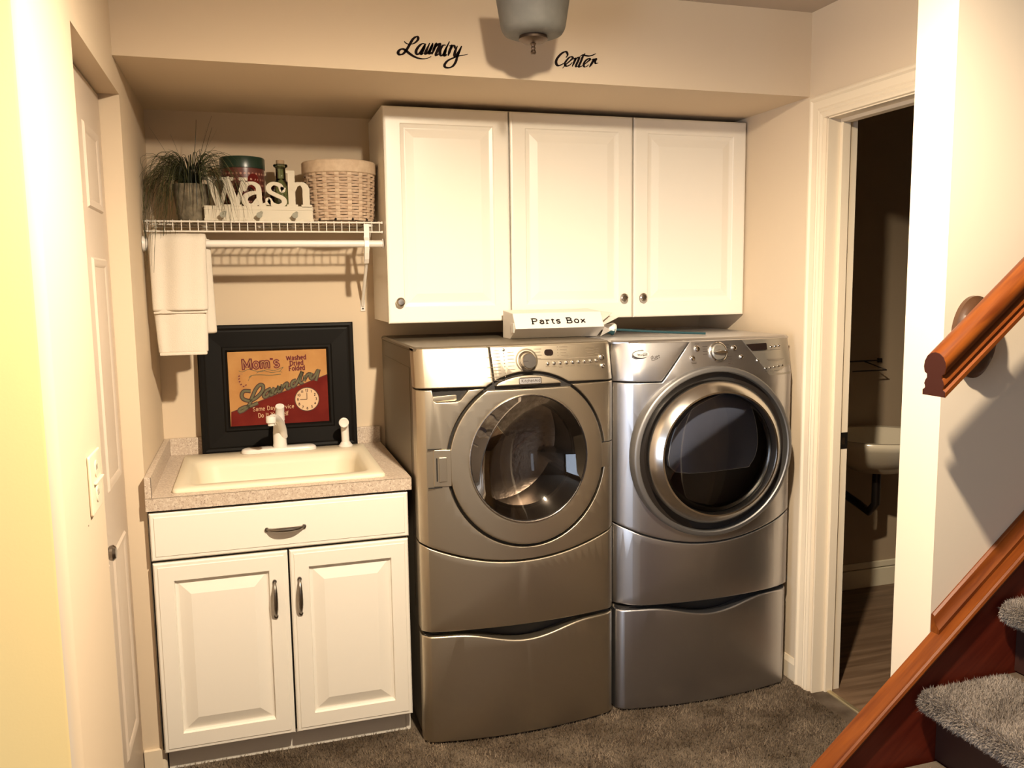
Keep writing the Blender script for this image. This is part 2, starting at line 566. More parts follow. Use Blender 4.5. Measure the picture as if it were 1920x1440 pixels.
# stroke font, x-height 0.5, cap height 0.72, descender -0.22; 'p' straight, 's' smooth
def _arc(cx, cy, rx, ry, a0, a1, n=10):
    return [(cx + rx * math.cos(math.radians(a0 + (a1 - a0) * i / n)), cy + ry * math.sin(math.radians(a0 + (a1 - a0) * i / n))) for i in range(n + 1)]
G = {
 'a': (0.50, [('p', [(0.40, 0.36), (0.40, 0.0)]), ('c', _arc(0.25, 0.36, 0.15, 0.14, 0, 170)), ('c', _arc(0.24, 0.14, 0.16, 0.14, 60, 330))]),
 'b': (0.50, [('v', [(0.08, 0.72), (0.08, 0.0)]), ('c', _arc(0.25, 0.25, 0.18, 0.25, 150, -150, 14))]),
 'c': (0.46, [('c', _arc(0.25, 0.25, 0.19, 0.25, 45, 315, 14))]),
 'd': (0.52, [('v', [(0.42, 0.72), (0.42, 0.0)]), ('c', _arc(0.25, 0.25, 0.18, 0.25, 30, 330, 14))]),
 'e': (0.47, [('p', [(0.06, 0.27), (0.42, 0.27)]), ('c', _arc(0.25, 0.25, 0.18, 0.25, 5, 315, 14))]),
 'f': (0.34, [('v', [(0.14, 0.58), (0.14, 0.0)]), ('c', _arc(0.26, 0.58, 0.12, 0.14, 180, 40, 6)), ('p', [(0.02, 0.5), (0.30, 0.5)])]),
 'h': (0.52, [('v', [(0.08, 0.72), (0.08, 0.0)]), ('c', _arc(0.25, 0.32, 0.17, 0.18, 170, 0, 8)), ('v', [(0.42, 0.32), (0.42, 0.0)])]),
 'i': (0.24, [('v', [(0.12, 0.5), (0.12, 0.0)]), ('p', [(0.12, 0.62), (0.12, 0.70)])]),
 'l': (0.24, [('v', [(0.12, 0.72), (0.12, 0.0)])]),
 'm': (0.78, [('v', [(0.08, 0.5), (0.08, 0.0)]), ('c', _arc(0.23, 0.34, 0.15, 0.16, 170, 0, 8)), ('v', [(0.38, 0.34), (0.38, 0.0)]), ('c', _arc(0.53, 0.34, 0.15, 0.16, 170, 0, 8)), ('v', [(0.68, 0.34), (0.68, 0.0)])]),
 'n': (0.52, [('v', [(0.08, 0.5), (0.08, 0.0)]), ('c', _arc(0.25, 0.32, 0.17, 0.18, 170, 0, 8)), ('v', [(0.42, 0.32), (0.42, 0.0)])]),
 'o': (0.50, [('c', _arc(0.25, 0.25, 0.19, 0.25, 0, 360, 18))]),
 'p': (0.50, [('v', [(0.08, 0.5), (0.08, -0.22)]), ('c', _arc(0.25, 0.25, 0.18, 0.25, 150, -150, 14))]),
 'r': (0.38, [('v', [(0.10, 0.5), (0.10, 0.0)]), ('c', _arc(0.26, 0.32, 0.16, 0.17, 170, 50, 6))]),
 's': (0.42, [('s', [(0.36, 0.40), (0.30, 0.48), (0.18, 0.49), (0.08, 0.42), (0.10, 0.31), (0.22, 0.26), (0.34, 0.20), (0.36, 0.09), (0.26, 0.01), (0.14, 0.01), (0.05, 0.10)])]),
 't': (0.34, [('p', [(0.15, 0.66), (0.15, 0.12)]), ('c', _arc(0.25, 0.12, 0.10, 0.12, 180, 300, 6)), ('p', [(0.03, 0.5), (0.30, 0.5)])]),
 'u': (0.52, [('v', [(0.42, 0.5), (0.42, 0.0)]), ('p', [(0.08, 0.5), (0.08, 0.18)]), ('c', _arc(0.25, 0.18, 0.17, 0.18, 180, 350, 8))]),
 'v': (0.48, [('p', [(0.04, 0.5), (0.24, 0.0)]), ('p', [(0.24, 0.0), (0.44, 0.5)])]),
 'x': (0.48, [('p', [(0.05, 0.5), (0.43, 0.0)]), ('p', [(0.43, 0.5), (0.05, 0.0)])]),
 'y': (0.48, [('p', [(0.04, 0.5), (0.24, 0.02)]), ('p', [(0.44, 0.5), (0.20, -0.12), (0.08, -0.2)])]),
 "'": (0.18, [('p', [(0.09, 0.74), (0.07, 0.58)])]),
 'A': (0.66, [('p', [(0.04, 0.0), (0.33, 0.72)]), ('p', [(0.33, 0.72), (0.62, 0.0)]), ('p', [(0.16, 0.26), (0.50, 0.26)])]),
 'B': (0.60, [('v', [(0.10, 0.72), (0.10, 0.0)]), ('c', [(0.10, 0.72)] + _arc(0.30, 0.55, 0.18, 0.17, 90, -90, 8) + [(0.10, 0.38)]), ('c', [(0.10, 0.38)] + _arc(0.32, 0.19, 0.20, 0.19, 90, -90, 8) + [(0.10, 0.0)])]),
 'D': (0.64, [('v', [(0.10, 0.72), (0.10, 0.0)]), ('c', [(0.10, 0.72)] + _arc(0.26, 0.36, 0.30, 0.36, 90, -90, 12) + [(0.10, 0.0)])]),
 'F': (0.54, [('v', [(0.10, 0.72), (0.10, 0.0)]), ('p', [(0.10, 0.72), (0.50, 0.72)]), ('p', [(0.10, 0.38), (0.40, 0.38)])]),
 'I': (0.28, [('v', [(0.14, 0.72), (0.14, 0.0)])]),
 'K': (0.62, [('v', [(0.10, 0.72), (0.10, 0.0)]), ('p', [(0.54, 0.72), (0.12, 0.30)]), ('p', [(0.24, 0.42), (0.56, 0.0)])]),
 'M': (0.80, [('v', [(0.10, 0.72), (0.10, 0.0)]), ('p', [(0.10, 0.72), (0.40, 0.10)]), ('p', [(0.40, 0.10), (0.70, 0.72)]), ('v', [(0.70, 0.72), (0.70, 0.0)])]),
 'P': (0.58, [('v', [(0.10, 0.72), (0.10, 0.0)]), ('c', [(0.10, 0.72)] + _arc(0.32, 0.53, 0.19, 0.19, 90, -90, 8) + [(0.10, 0.34)])]),
 'S': (0.54, [('s', [(0.45, 0.58), (0.36, 0.70), (0.20, 0.71), (0.09, 0.60), (0.12, 0.46), (0.27, 0.38), (0.42, 0.29), (0.46, 0.14), (0.34, 0.02), (0.18, 0.02), (0.06, 0.14)])]),
 'W': (0.90, [('p', [(0.04, 0.72), (0.24, 0.0)]), ('p', [(0.24, 0.0), (0.45, 0.66)]), ('p', [(0.45, 0.66), (0.66, 0.0)]), ('p', [(0.66, 0.0), (0.86, 0.72)])]),
 'Y': (0.62, [('p', [(0.04, 0.72), (0.31, 0.36)]), ('p', [(0.58, 0.72), (0.31, 0.36)]), ('v', [(0.31, 0.36), (0.31, 0.0)])]),
 '0': (0.50, [('c', _arc(0.25, 0.36, 0.19, 0.36, 0, 360, 18))]),
 '`': (0.18, []),
 '1': (0.34, [('p', [(0.06, 0.58), (0.18, 0.72)]), ('p', [(0.18, 0.72), (0.18, 0.0)])]),
 '2': (0.50, [('c', _arc(0.25, 0.52, 0.18, 0.20, 170, -30, 9) + [(0.06, 0.0)]), ('p', [(0.06, 0.0), (0.44, 0.0)])]),
 '3': (0.50, [('c', _arc(0.24, 0.55, 0.17, 0.17, 150, -90, 9)), ('c', _arc(0.24, 0.19, 0.19, 0.19, 90, -150, 9))]),
 '4': (0.52, [('p', [(0.34, 0.72), (0.04, 0.22)]), ('p', [(0.04, 0.22), (0.48, 0.22)]), ('p', [(0.34, 0.72), (0.34, 0.0)])]),
 '5': (0.50, [('p', [(0.42, 0.72), (0.12, 0.72)]), ('p', [(0.12, 0.72), (0.09, 0.42)]), ('c', _arc(0.24, 0.22, 0.20, 0.22, 130, -150, 10))]),
 '6': (0.50, [('c', _arc(0.25, 0.21, 0.18, 0.21, 0, 360, 14)), ('s', [(0.40, 0.70), (0.20, 0.60), (0.08, 0.40), (0.07, 0.22)])]),
 '7': (0.48, [('p', [(0.05, 0.72), (0.44, 0.72)]), ('p', [(0.44, 0.72), (0.16, 0.0)])]),
 '8': (0.50, [('c', _arc(0.25, 0.54, 0.15, 0.17, 0, 360, 14)), ('c', _arc(0.25, 0.19, 0.19, 0.19, 0, 360, 14))]),
 '9': (0.50, [('c', _arc(0.25, 0.51, 0.18, 0.21, 0, 360, 14)), ('s', [(0.43, 0.5), (0.42, 0.30), (0.30, 0.10), (0.10, 0.02)])]),
}

def text_strokes(s, size, spacing=0.06):
    """-> list of (kind, polyline) and total width, unit scaled by size"""
    out, x = [], 0.0
    for ch in s:
        if ch == ' ':
            x += 0.32 + spacing
            continue
        adv, st = G[ch]
        for k, pts in st:
            out.append((k, [((px + x) * size, py * size) for px, py in pts]))
        x += adv + spacing
    return out, (x - spacing) * size

def put_text(bm, s, size, w, xf, x0, y0, serif=True, nib=None, rot=0.0, spacing=0.06, center=False, lift=0.0, stretch=1.0, fit=None):
    st, W = text_strokes(s, size, spacing)
    if fit: stretch = fit / W
    cx = -W / 2 * stretch if center else 0
    c, sn = math.cos(rot), math.sin(rot)
    def tr(p):
        px, py = p[0] * stretch + cx, p[1]
        return (x0 + px * c - py * sn, y0 + px * sn + py * c)
    for k, pts in st:
        q = catmull(pts, 5) if k == 's' else pts
        ribbon(bm, [tr(p) for p in q], w, xf, nib=nib, lift=lift)
        if serif and k == 'v':
            for p in pts:
                ribbon(bm, [tr((p[0] - 0.11 * size, p[1])), tr((p[0] + 0.11 * size, p[1]))], w * 0.75, xf, lift=lift)

def plane_xz(y, lift_sign=-1):
    return lambda a, b, l: (a, y + lift_sign * l, b)

# -------- carpet pile: thin blades as one mesh
def pile_mesh(base, normal, length, width, lean=0.5):
    n = len(base)
    a = rng.normal(size=(n, 3)) * lean
    tip = base + (normal + a) * length * rng.uniform(0.7, 1.2, size=(n, 1))
    d = rng.normal(size=(n, 3))
    d -= normal * (d * normal).sum(1, keepdims=True)
    d /= np.linalg.norm(d, axis=1, keepdims=True) + 1e-9
    co = np.empty((n, 3, 3))
    co[:, 0] = base - d * width / 2
    co[:, 1] = base + d * width / 2
    co[:, 2] = tip
    me = bpy.data.meshes.new('pile')
    me.vertices.add(n * 3)
    me.vertices.foreach_set('co', co.ravel())
    me.loops.add(n * 3)
    me.loops.foreach_set('vertex_index', np.arange(n * 3))
    me.polygons.add(n)
    me.polygons.foreach_set('loop_start', np.arange(0, n * 3, 3))
    try:
        me.polygons.foreach_set('loop_total', np.full(n, 3))
    except Exception:
        pass
    me.update(calc_edges=True)
    me.validate()
    return me
# ================================================================== THE ROOM
XR, ZS, ZC, YS = 2.258, 2.166, 2.4506, -0.754
ST = 'structure'
link('floor', boxes((-2.7, 2.314, -4.8, 0.0, -0.1, 0.0)), 'carpet', kind=ST, smooth=0)
link('ceiling', boxes((-2.7, 4.2, -4.8, 0.12, ZC, ZC + 0.1)), 'ceil', kind=ST, smooth=0)
link('wall_back', boxes((-0.12, XR + 0.112, 0.0, 0.12, 0.0, ZC)), 'wall', kind=ST, smooth=0)
link('wall_soffit', boxes((0.0, XR, YS, 0.0, ZS, ZC)), 'wall', kind=ST, smooth=0)

# left wall: piece beside the sink, header over the recessed door, rounded near corner
DY0, DY1, DZ = -0.655, -1.372, 2.082
bm = bmesh.new()
add_box(bm, -0.12, 0.0, DY0, 0.0, 0.0, ZC)
add_box(bm, -0.12, 0.0, DY1, DY0, DZ, ZC)
# near piece with a bullnose corner
r = 0.022
CY = -1.795
pts = [(-0.12, DY1), (0.0, DY1), (0.0, CY + r)]
for k in range(1, 8):
    a = math.radians(90 * k / 7)
    pts.append((-r + r * math.cos(a), CY + r - r * math.sin(a)))
pts += [(-0.12, CY)]
A = [bm.verts.new((p[0], p[1], 0)) for p in pts]
B = [bm.verts.new((p[0], p[1], ZC)) for p in pts]
bm.faces.new(A[::-1]); bm.faces.new(B)
for i in range(len(pts)):
    j = (i + 1) % len(pts)
    bm.faces.new((A[i], A[j], B[j], B[i]))
bmesh.ops.recalc_face_normals(bm, faces=bm.faces)
_wl = link('wall_left', bm_mesh(bm), 'wall', kind=ST, smooth=0.5)
_wl.data.materials.append(M['hallwall'])     # the hall side of the corner takes the yellower colour
for p_ in _wl.data.polygons:
    if p_.normal.y < -0.9 and p_.center.y < CY + 0.001: p_.material_index = 1
link('wall_hall', boxes((-2.7, -0.12, CY, -1.70, 0.0, ZC)), 'hallwall', kind=ST, smooth=0)
link('wall_hall_left', boxes((-2.82, -2.7, -4.8, -1.78, 0.0, ZC)), 'roomwall', kind=ST, smooth=0)
link('wall_rear', boxes((-2.82, 4.3, -4.9, -4.8, 0.0, ZC)), 'roomwall', kind=ST, smooth=0)
link('wall_far_right', boxes((4.2, 4.3, -4.8, 0.12, 0.0, ZC)), 'roomwall', kind=ST, smooth=0)

# recessed six-panel door in the left wall
d = empty('door_1', (-0.075, -1.0135, 0.0), None, None, kind=ST)
bm = bmesh.new()
add_box(bm, -0.095, -0.055, DY1 + 0.003, DY0 - 0.003, 0.012, DZ - 0.006, bevel=0.002)
link('door_slab', bm_mesh(bm), 'door', d)
def door_panel(y0, y1, z0, z1):
    bm = bmesh.new()
    prof = [(0.0, 0.0), (0.006, 0.006), (0.016, 0.006), (0.026, 0.0005), (0.05, 0.004)]
    L = []
    for ins, up in prof:
        L.append([bm.verts.new((-0.0555 + up, y, z)) for y, z in ((y0 + ins, z0 + ins), (y1 - ins, z0 + ins), (y1 - ins, z1 - ins), (y0 + ins, z1 - ins))])
    for P, Q in zip(L, L[1:]):
        for k in range(4):
            bm.faces.new((P[k], P[(k + 1) % 4], Q[(k + 1) % 4], Q[k]))
    bm.faces.new(L[-1])
    bmesh.ops.recalc_face_normals(bm, faces=bm.faces)
    return bm_mesh(bm)
for y0, y1 in ((-0.965, -0.735), (-1.285, -1.045)):
    for z0, z1 in ((0.22, 0.82), (0.985, 1.61), (1.735, 1.955)):
        link('panel', door_panel(y0, y1, z0, z1), 'door', d)
kb = link('door_knob', lathe([(0.0, 0.040), (0.014, 0.039), (0.020, 0.032), (0.018, 0.024), (0.009, 0.018), (0.008, 0.007), (0.024, 0.005), (0.025, 0.0)], (-0.0545, -1.160, 0.878), axis='x', seg=24), 'pewter', d)

# right wall with the doorway into the small bathroom
OY0, OY1, OZ = -0.862, -1.60, 2.07
bm = bmesh.new()
add_box(bm, XR, XR + 0.112, OY0, 0.0, 0.0, ZC)
add_box(bm, XR, XR + 0.112, OY1, OY0, OZ + 0.012, ZC)
add_box(bm, XR, XR + 0.112, -1.66, OY1, 0.0, ZC)
link('wall_right', bm_mesh(bm), 'wall', kind=ST, smooth=0)
link('wall_stair', boxes((1.893, 4.2, -1.785, -1.66, 0.0, ZC)), 'stairwall', kind=ST, smooth=0)

def casing_mesh():
    """mitred moulding round the opening on the x = XR face, sticking out towards -x"""
    prof = [(0.0, 0.0), (0.0, 0.016), (0.006, 0.020), (0.013, 0.020), (0.019, 0.014), (0.040, 0.011), (0.046, 0.014), (0.052, 0.011), (0.058, 0.014), (0.066, 0.010), (0.072, 0.010), (0.076, 0.0)]
    path_in = [(-0.853, 0.0), (-0.853, 2.072), (-1.63, 2.072)]
    bm = bmesh.new()
    W = 0.078
    rings = []
    for i, (y, z) in enumerate(path_in):
        ring = []
        for t, h in prof:
            o = W - t   # outer edge first
            if i == 0: p = (XR - h - 0.0005, y + o, z)
            elif i == 1: p = (XR - h - 0.0005, y + o, z + o * 1.08)
            else: p = (XR - h - 0.0005, y, z + o * 1.08)
            ring.append(bm.verts.new(p))
        rings.append(ring)
    for A, B in zip(rings, rings[1:]):
        for k in range(len(prof) - 1):
            bm.faces.new((A[k], A[k + 1], B[k + 1], B[k]))
    bmesh.ops.recalc_face_normals(bm, faces=bm.faces)
    return bm_mesh(bm)
link('trim_1', casing_mesh(), 'trim', kind=ST, smooth=0.35)
# jamb lining with its stop
j = empty('trim_2', (2.315, -0.86, 0.0), None, None, kind=ST)
bm = bmesh.new()
add_box(bm, XR - 0.0035, 2.374, OY0 - 0.004, OY0 + 0.003, 0.0, OZ + 0.010)
add_box(bm, XR - 0.0035, 2.374, OY1, OY0 + 0.002, OZ + 0.002, OZ + 0.0115)
link('jamb', bm_mesh(bm), 'trim', j, smooth=0)
bm = bmesh.new()
add_box(bm, 2.303, 2.337, OY0 - 0.016, OY0 - 0.003, 0.0, OZ + 0.003, bevel=0.002)
add_box(bm, 2.303, 2.337, OY1, OY0 - 0.016, OZ - 0.010, OZ + 0.004, bevel=0.002)
link('door_stop', bm_mesh(bm), 'trim', j, smooth=0)
bm = bmesh.new()
add_box(bm, 2.341, 2.3745, OY0 - 0.0055, OY0 - 0.0038, 0.915, 0.975, bevel=0.0005)
sp = link('strike_plate', bm_mesh(bm), 'darkmetal', j, smooth=0)
link('strike_hole', boxes((2.350, 2.362, OY0 - 0.0062, OY0 - 0.0054, 0.932, 0.957)), 'nickel', sp, smooth=0)
link('trim_3', boxes((XR + 0.054, XR + 0.072, OY1, OY0, -0.02, 0.006, 0.003)), 'brass', kind=ST, smooth=0)

# baseboards
def base_prof(t=0.012, h=0.085):
    return [(0, 0), (t, 0), (t, h - 0.02), (t * 0.6, h - 0.008), (t * 0.35, h), (0, h)]
bm = bmesh.new()
link('baseboard_right', prism([(-a, b) for a, b in base_prof()] , 'y', -0.776, -0.02).copy(), 'trim', kind=ST, smooth=0)
bpy.data.objects['baseboard_right'].data.transform(Matrix.Translation((XR, 0, 0)))
# left: short returns wrapping the drywall end between door and cabinet
bm = bmesh.new()
pl = [(0.0, -0.63), (0.012, -0.635)]
for k in range(7):
    a = math.radians(90 * k / 6)
    pl.append((0.0 + 0.013 * math.cos(a), -0.655 - 0.013 * math.sin(a)))
pl += [(-0.052, -0.668), (-0.052, -0.655), (0.0, -0.655)]
link('baseboard_left', prism(pl, 'z', 0.0, 0.085), 'trim', kind=ST, smooth=0.5)
link('baseboard_hall', boxes((0.0, 0.012, CY + 0.035, DY1, 0.0, 0.085, 0.004)), 'trim', kind=ST, smooth=0)

# bathroom seen through the doorway
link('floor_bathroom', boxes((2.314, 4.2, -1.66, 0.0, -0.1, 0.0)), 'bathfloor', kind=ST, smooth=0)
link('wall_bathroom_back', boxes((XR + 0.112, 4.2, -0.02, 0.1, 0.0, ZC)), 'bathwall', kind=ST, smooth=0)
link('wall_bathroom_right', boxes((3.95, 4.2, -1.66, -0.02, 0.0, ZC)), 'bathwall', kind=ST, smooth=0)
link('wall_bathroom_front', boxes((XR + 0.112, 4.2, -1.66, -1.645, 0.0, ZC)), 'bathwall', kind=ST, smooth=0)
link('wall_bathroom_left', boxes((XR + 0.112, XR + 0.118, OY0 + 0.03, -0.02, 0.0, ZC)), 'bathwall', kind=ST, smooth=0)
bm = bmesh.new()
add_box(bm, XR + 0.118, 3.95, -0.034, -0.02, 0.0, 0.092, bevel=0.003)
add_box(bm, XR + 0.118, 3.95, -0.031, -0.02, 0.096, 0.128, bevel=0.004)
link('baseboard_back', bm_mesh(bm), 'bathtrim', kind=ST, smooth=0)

# carpet pile over the part of the floor that shows
n = 190000
b = np.stack([rng.uniform(-0.05, 2.30, n), rng.uniform(-1.95, -0.50, n), np.zeros(n)], 1)
keep = ~((b[:, 0] > 1.10) & (b[:, 1] < -1.78)) & ~((b[:, 0] > 0.81) & (b[:, 1] > -0.735)) & ~((b[:, 0] < 0.81) & (b[:, 1] > -0.64)) & ~((b[:, 0] < 0.02) & (b[:, 1] > -0.70)) & (b[:, 0] > 0.0) & (b[:, 0] < 2.235)
b = b[keep]
nn = np.zeros_like(b); nn[:, 2] = 1
link('carpet_pile', pile_mesh(b, nn, 0.008, 0.0032, 0.55), 'pile', label='grey-brown cut pile carpet covering the laundry floor', cat='carpet', kind='stuff', smooth=0)

# ================================================================== WALL CABINETS
UY = -0.365
def knob(root, x, z, y):
    k = lathe([(0.0, -0.026), (0.010, -0.0255), (0.0155, -0.021), (0.0165, -0.016), (0.011, -0.011), (0.007, -0.007), (0.008, 0.0)], (x, y, z), axis='y', seg=20)
    return link('knob', k, 'nickel', root)
UR = [(0.0, 0.004), (0.003, 0.001), (0.008, 0.0), (0.057, 0.0), (0.060, 0.0035), (0.072, 0.006), (0.076, 0.006), (0.105, 0.0005)]
def wall_cabinet(x0, x1, doors, label):
    r = empty('wall_cabinet', ((x0 + x1) / 2, -0.17, 1.388), label, 'cabinet', 'white wall cabinets over the appliances')
    bm = bmesh.new()
    add_box(bm, x0 + 0.001, x1 - 0.001, UY + 0.024, -0.001, 1.392, 2.150)
    link('body', bm_mesh(bm), 'cab', r, smooth=0)
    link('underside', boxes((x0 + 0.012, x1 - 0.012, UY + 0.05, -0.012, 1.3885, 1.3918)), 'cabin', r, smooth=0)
    for a, b, kx in doors:
        dr = link('door', rings_mesh(a, b, 1.388, 2.146, UY, 0.020, UR), 'cab', r, smooth=0)
        knob(dr, kx, 1.465, UY + 0.0005)
    return r
wall_cabinet(0.804, 1.262, [(0.805, 1.260, 0.846)], 'white single-door wall cabinet beside the wire shelf')
wall_cabinet(1.264, 2.254, [(1.267, 1.756, 1.715), (1.763, 2.252, 1.796)], 'white double-door wall cabinet between single cabinet and right wall')

# ================================================================== SINK BASE CABINET
r = empty('base_cabinet', (0.40, -0.35, 0.0), 'white sink base cabinet with one drawer front and two doors', 'cabinet')
bm = bmesh.new()
add_box(bm, 0.003, 0.793, -0.668, -0.003, 0.085, 0.700)
add_box(bm, 0.003, 0.793, -0.668, -0.655, 0.700, 0.855)
add_box(bm, 0.003, 0.018, -0.655, -0.003, 0.700, 0.855)
add_box(bm, 0.778, 0.793, -0.655, -0.003, 0.700, 0.855)
add_box(bm, 0.778, 0.793, -0.640, -0.003, 0.0, 0.085)
link('body', bm_mesh(bm), 'cab', r, smooth=0)
link('toe_kick', boxes((0.016, 0.777, -0.637, -0.622, 0.0, 0.084)), 'cab', r, smooth=0)
link('reveal_shade', boxes((0.004, 0.792, -0.6695, -0.6682, 0.084, 0.852)), 'seam', r, smooth=0)  # black sheet behind the fronts, gives the gaps their shade by colour
BY = -0.69
dr = link('drawer_front', rings_mesh(0.008, 0.797, 0.701, 0.849, BY, 0.020, [(0.0, 0.006), (0.004, 0.002), (0.012, 0.002), (0.014, 0.0), (0.03, 0.0)]), 'cab', r, smooth=0)
BR = [(0.0, 0.006), (0.004, 0.002), (0.012, 0.002), (0.014, 0.0), (0.058, 0.0), (0.060, 0.009), (0.066, 0.0115), (0.070, 0.0115), (0.105, 0.0005)]
def pull(root, c, vertical, L=0.114):
    n = 14
    pts, rad = [], []
    for i in range(n + 1):
        t = -1 + 2 * i / n
        d = 0.021 * (1 - abs(t) ** 3.0) + 0.002
        s = t * L / 2
        pts.append((c[0] + (0 if vertical else s), c[1] - d, c[2] + (s if vertical else 0)))
        rad.append(0.0040 + 0.0036 * (1 - t * t))
    bm = bmesh.new()
    add_tube(bm, pts, rad, 10)
    for s in (-1, 1):
        q = (c[0] + (0 if vertical else s * L / 2), c[1], c[2] + (s * L / 2 if vertical else 0))
        add_lathe(bm, [(0.0, -0.006), (0.0065, -0.005), (0.007, 0.0)], q, axis='y', seg=12)
    bmesh.ops.recalc_face_normals(bm, faces=bm.faces)
    return link('pull', bm_mesh(bm), 'pewter', root)
pull(dr, (0.405, BY, 0.768), False)
for x0, x1, px in ((0.010, 0.407, 0.364), (0.413, 0.794, 0.441)):
    dd = link('door', rings_mesh(x0, x1, 0.080, 0.692, BY, 0.020, BR), 'cab', r, smooth=0)
    pull(dd, (px, BY, 0.540), True)

# ================================================================== COUNTERTOP (hole for the sink)
CT = 0.898
c = empty('countertop', (0.405, -0.35, 0.858), 'speckled beige laminate countertop with low backsplashes', 'countertop')
bm = bmesh.new()
sx0, sx1, sy0, sy1 = 0.100, 0.712, -0.61, -0.115
for b in ((0.0015, sx0, -0.692, -0.0015), (sx1, 0.810, -0.692, -0.0015), (sx0, sx1, -0.692, sy0), (sx0, sx1, sy1, -0.0015)):
    add_box(bm, b[0], b[1], b[2], b[3], 0.8575, CT)
bmesh.ops.remove_doubles(bm, verts=bm.verts, dist=1e-5)
link('slab', bm_mesh(bm), 'laminate', c, smooth=0)
link('front_seam', boxes((0.002, 0.8098, -0.6924, -0.6915, CT - 0.0018, CT - 0.0004)), 'print_grey', c, smooth=0)
link('side_splash', boxes((0.0015, 0.020, -0.690, -0.0015, CT, CT + 0.064, 0.0012)), 'laminate', c, smooth=0)
link('back_splash', boxes((0.0205, 0.810, -0.0205, -0.0015, CT, CT + 0.064, 0.0012)), 'laminate', c, smooth=0)
link('splash_seam', boxes((0.0200, 0.0212, -0.6905, -0.6895, CT, CT + 0.063)), 'print_dark', c, smooth=0)

# ================================================================== SINK
s = empty('utility_sink', (0.405, -0.37, CT), 'cream drop-in utility sink set in speckled countertop', 'sink')
bm = bmesh.new()
def rr3(x0, x1, y0, y1, rad, z, n=6):
    return [bm.verts.new((p[0], p[1], z)) for p in rrect(x0, x1, y0, y1, rad, n)]
L = [rr3(0.074, 0.733, -0.655, -0.088, 0.018, CT + 0.0005),
     rr3(0.074, 0.733, -0.655, -0.088, 0.018, CT + 0.007),
     rr3(0.078, 0.729, -0.651, -0.092, 0.016, CT + 0.012),
     rr3(0.110, 0.697, -0.596, -0.200, 0.050, CT + 0.0115),
     rr3(0.120, 0.687, -0.588, -0.212, 0.060, CT + 0.004),
     rr3(0.130, 0.677, -0.580, -0.224, 0.070, CT - 0.02),
     rr3(0.150, 0.657, -0.560, -0.242, 0.075, CT - 0.150),
     rr3(0.185, 0.622, -0.525, -0.280, 0.070, CT - 0.182)]
for P, Q in zip(L, L[1:]):
    for k in range(len(P)):
        bm.faces.new((P[k], P[(k + 1) % len(P)], Q[(k + 1) % len(P)], Q[k]))
bm.faces.new(L[-1])
bmesh.ops.recalc_face_normals(bm, faces=bm.faces)
link('basin', bm_mesh(bm), 'sinkwhite', s, smooth=0.9)
link('drain', lathe([(0.0, 0.002), (0.030, 0.002), (0.042, 0.004), (0.045, 0.0)], (0.405, -0.40, CT - 0.1815), seg=24), 'chrome', s)
SZ = CT + 0.012

# ================================================================== FAUCET, SPRAYER
f = empty('faucet', (0.412, -0.125, SZ), 'white single-lever faucet on the sink deck before the picture', 'faucet')
bm = bmesh.new()
for (sc, z) in ((1.0, 0.0), (1.0, 0.006), (0.93, 0.012), (0.80, 0.0155)):
    pass
bm.free()
def oval_base():
    bm = bmesh.new()
    L = []
    for sc, z in ((1.0, 0.0005), (1.0, 0.007), (0.95, 0.013), (0.86, 0.016)):
        L.append([bm.verts.new((0.412 + p[0], -0.130 + p[1], SZ + z)) for p in rrect(-0.137 * (0.5 + sc / 2), 0.137 * (0.5 + sc / 2), -0.031 * sc, 0.031 * sc, 0.0305 * sc, 8)])
    for P, Q in zip(L, L[1:]):
        for k in range(len(P)):
            bm.faces.new((P[k], P[(k + 1) % len(P)], Q[(k + 1) % len(P)], Q[k]))
    bm.faces.new(L[-1]); bm.faces.new(L[0][::-1])
    bmesh.ops.recalc_face_normals(bm, faces=bm.faces)
    return bm_mesh(bm)
link('base_plate', oval_base(), 'white', f, smooth=0.7)
bm = bmesh.new()
prof = [(0.0270, 0.014), (0.0268, 0.026), (0.0258, 0.028), (0.0252, 0.070), (0.0225, 0.100), (0.0190, 0.128), (0.0, 0.134)]
add_lathe(bm, prof, (0.416, -0.130, SZ), seg=32, sx=0.95, sy=0.95)
bmesh.ops.recalc_face_normals(bm, faces=bm.faces)
link('column', bm_mesh(bm), 'white', f, smooth=0.8)
# lever standing up from the column, flat sloping top
bm = bmesh.new()
add_tube(bm, [(0.419, -0.128, SZ + 0.118), (0.420, -0.132, SZ + 0.140), (0.421, -0.140, SZ + 0.162), (0.421, -0.146, SZ + 0.172)], [0.0185, 0.0165, 0.0160, 0.0160], 20)
bmesh.ops.recalc_face_normals(bm, faces=bm.faces)
link('lever', bm_mesh(bm), 'white', f, smooth=0.8)
bm = bmesh.new()
pts = catmull([(0.430, -0.135, SZ + 0.055), (0.425, -0.165, SZ + 0.095), (0.408, -0.225, SZ + 0.135), (0.392, -0.275, SZ + 0.150), (0.385, -0.300, SZ + 0.150)], 5)
add_tube(bm, pts, [0.0150 - 0.003 * i / len(pts) for i in range(len(pts))], 16)
bmesh.ops.recalc_face_normals(bm, faces=bm.faces)
sp = link('spout', bm_mesh(bm), 'white', f, smooth=0.8)
link('aerator', lathe([(0.0, 0.011), (0.0165, 0.011), (0.0175, 0.008), (0.0175, -0.011), (0.012, -0.013), (0.0115, -0.022), (0.0, -0.022)], (0.384, -0.304, SZ + 0.148), seg=24), 'white', sp)

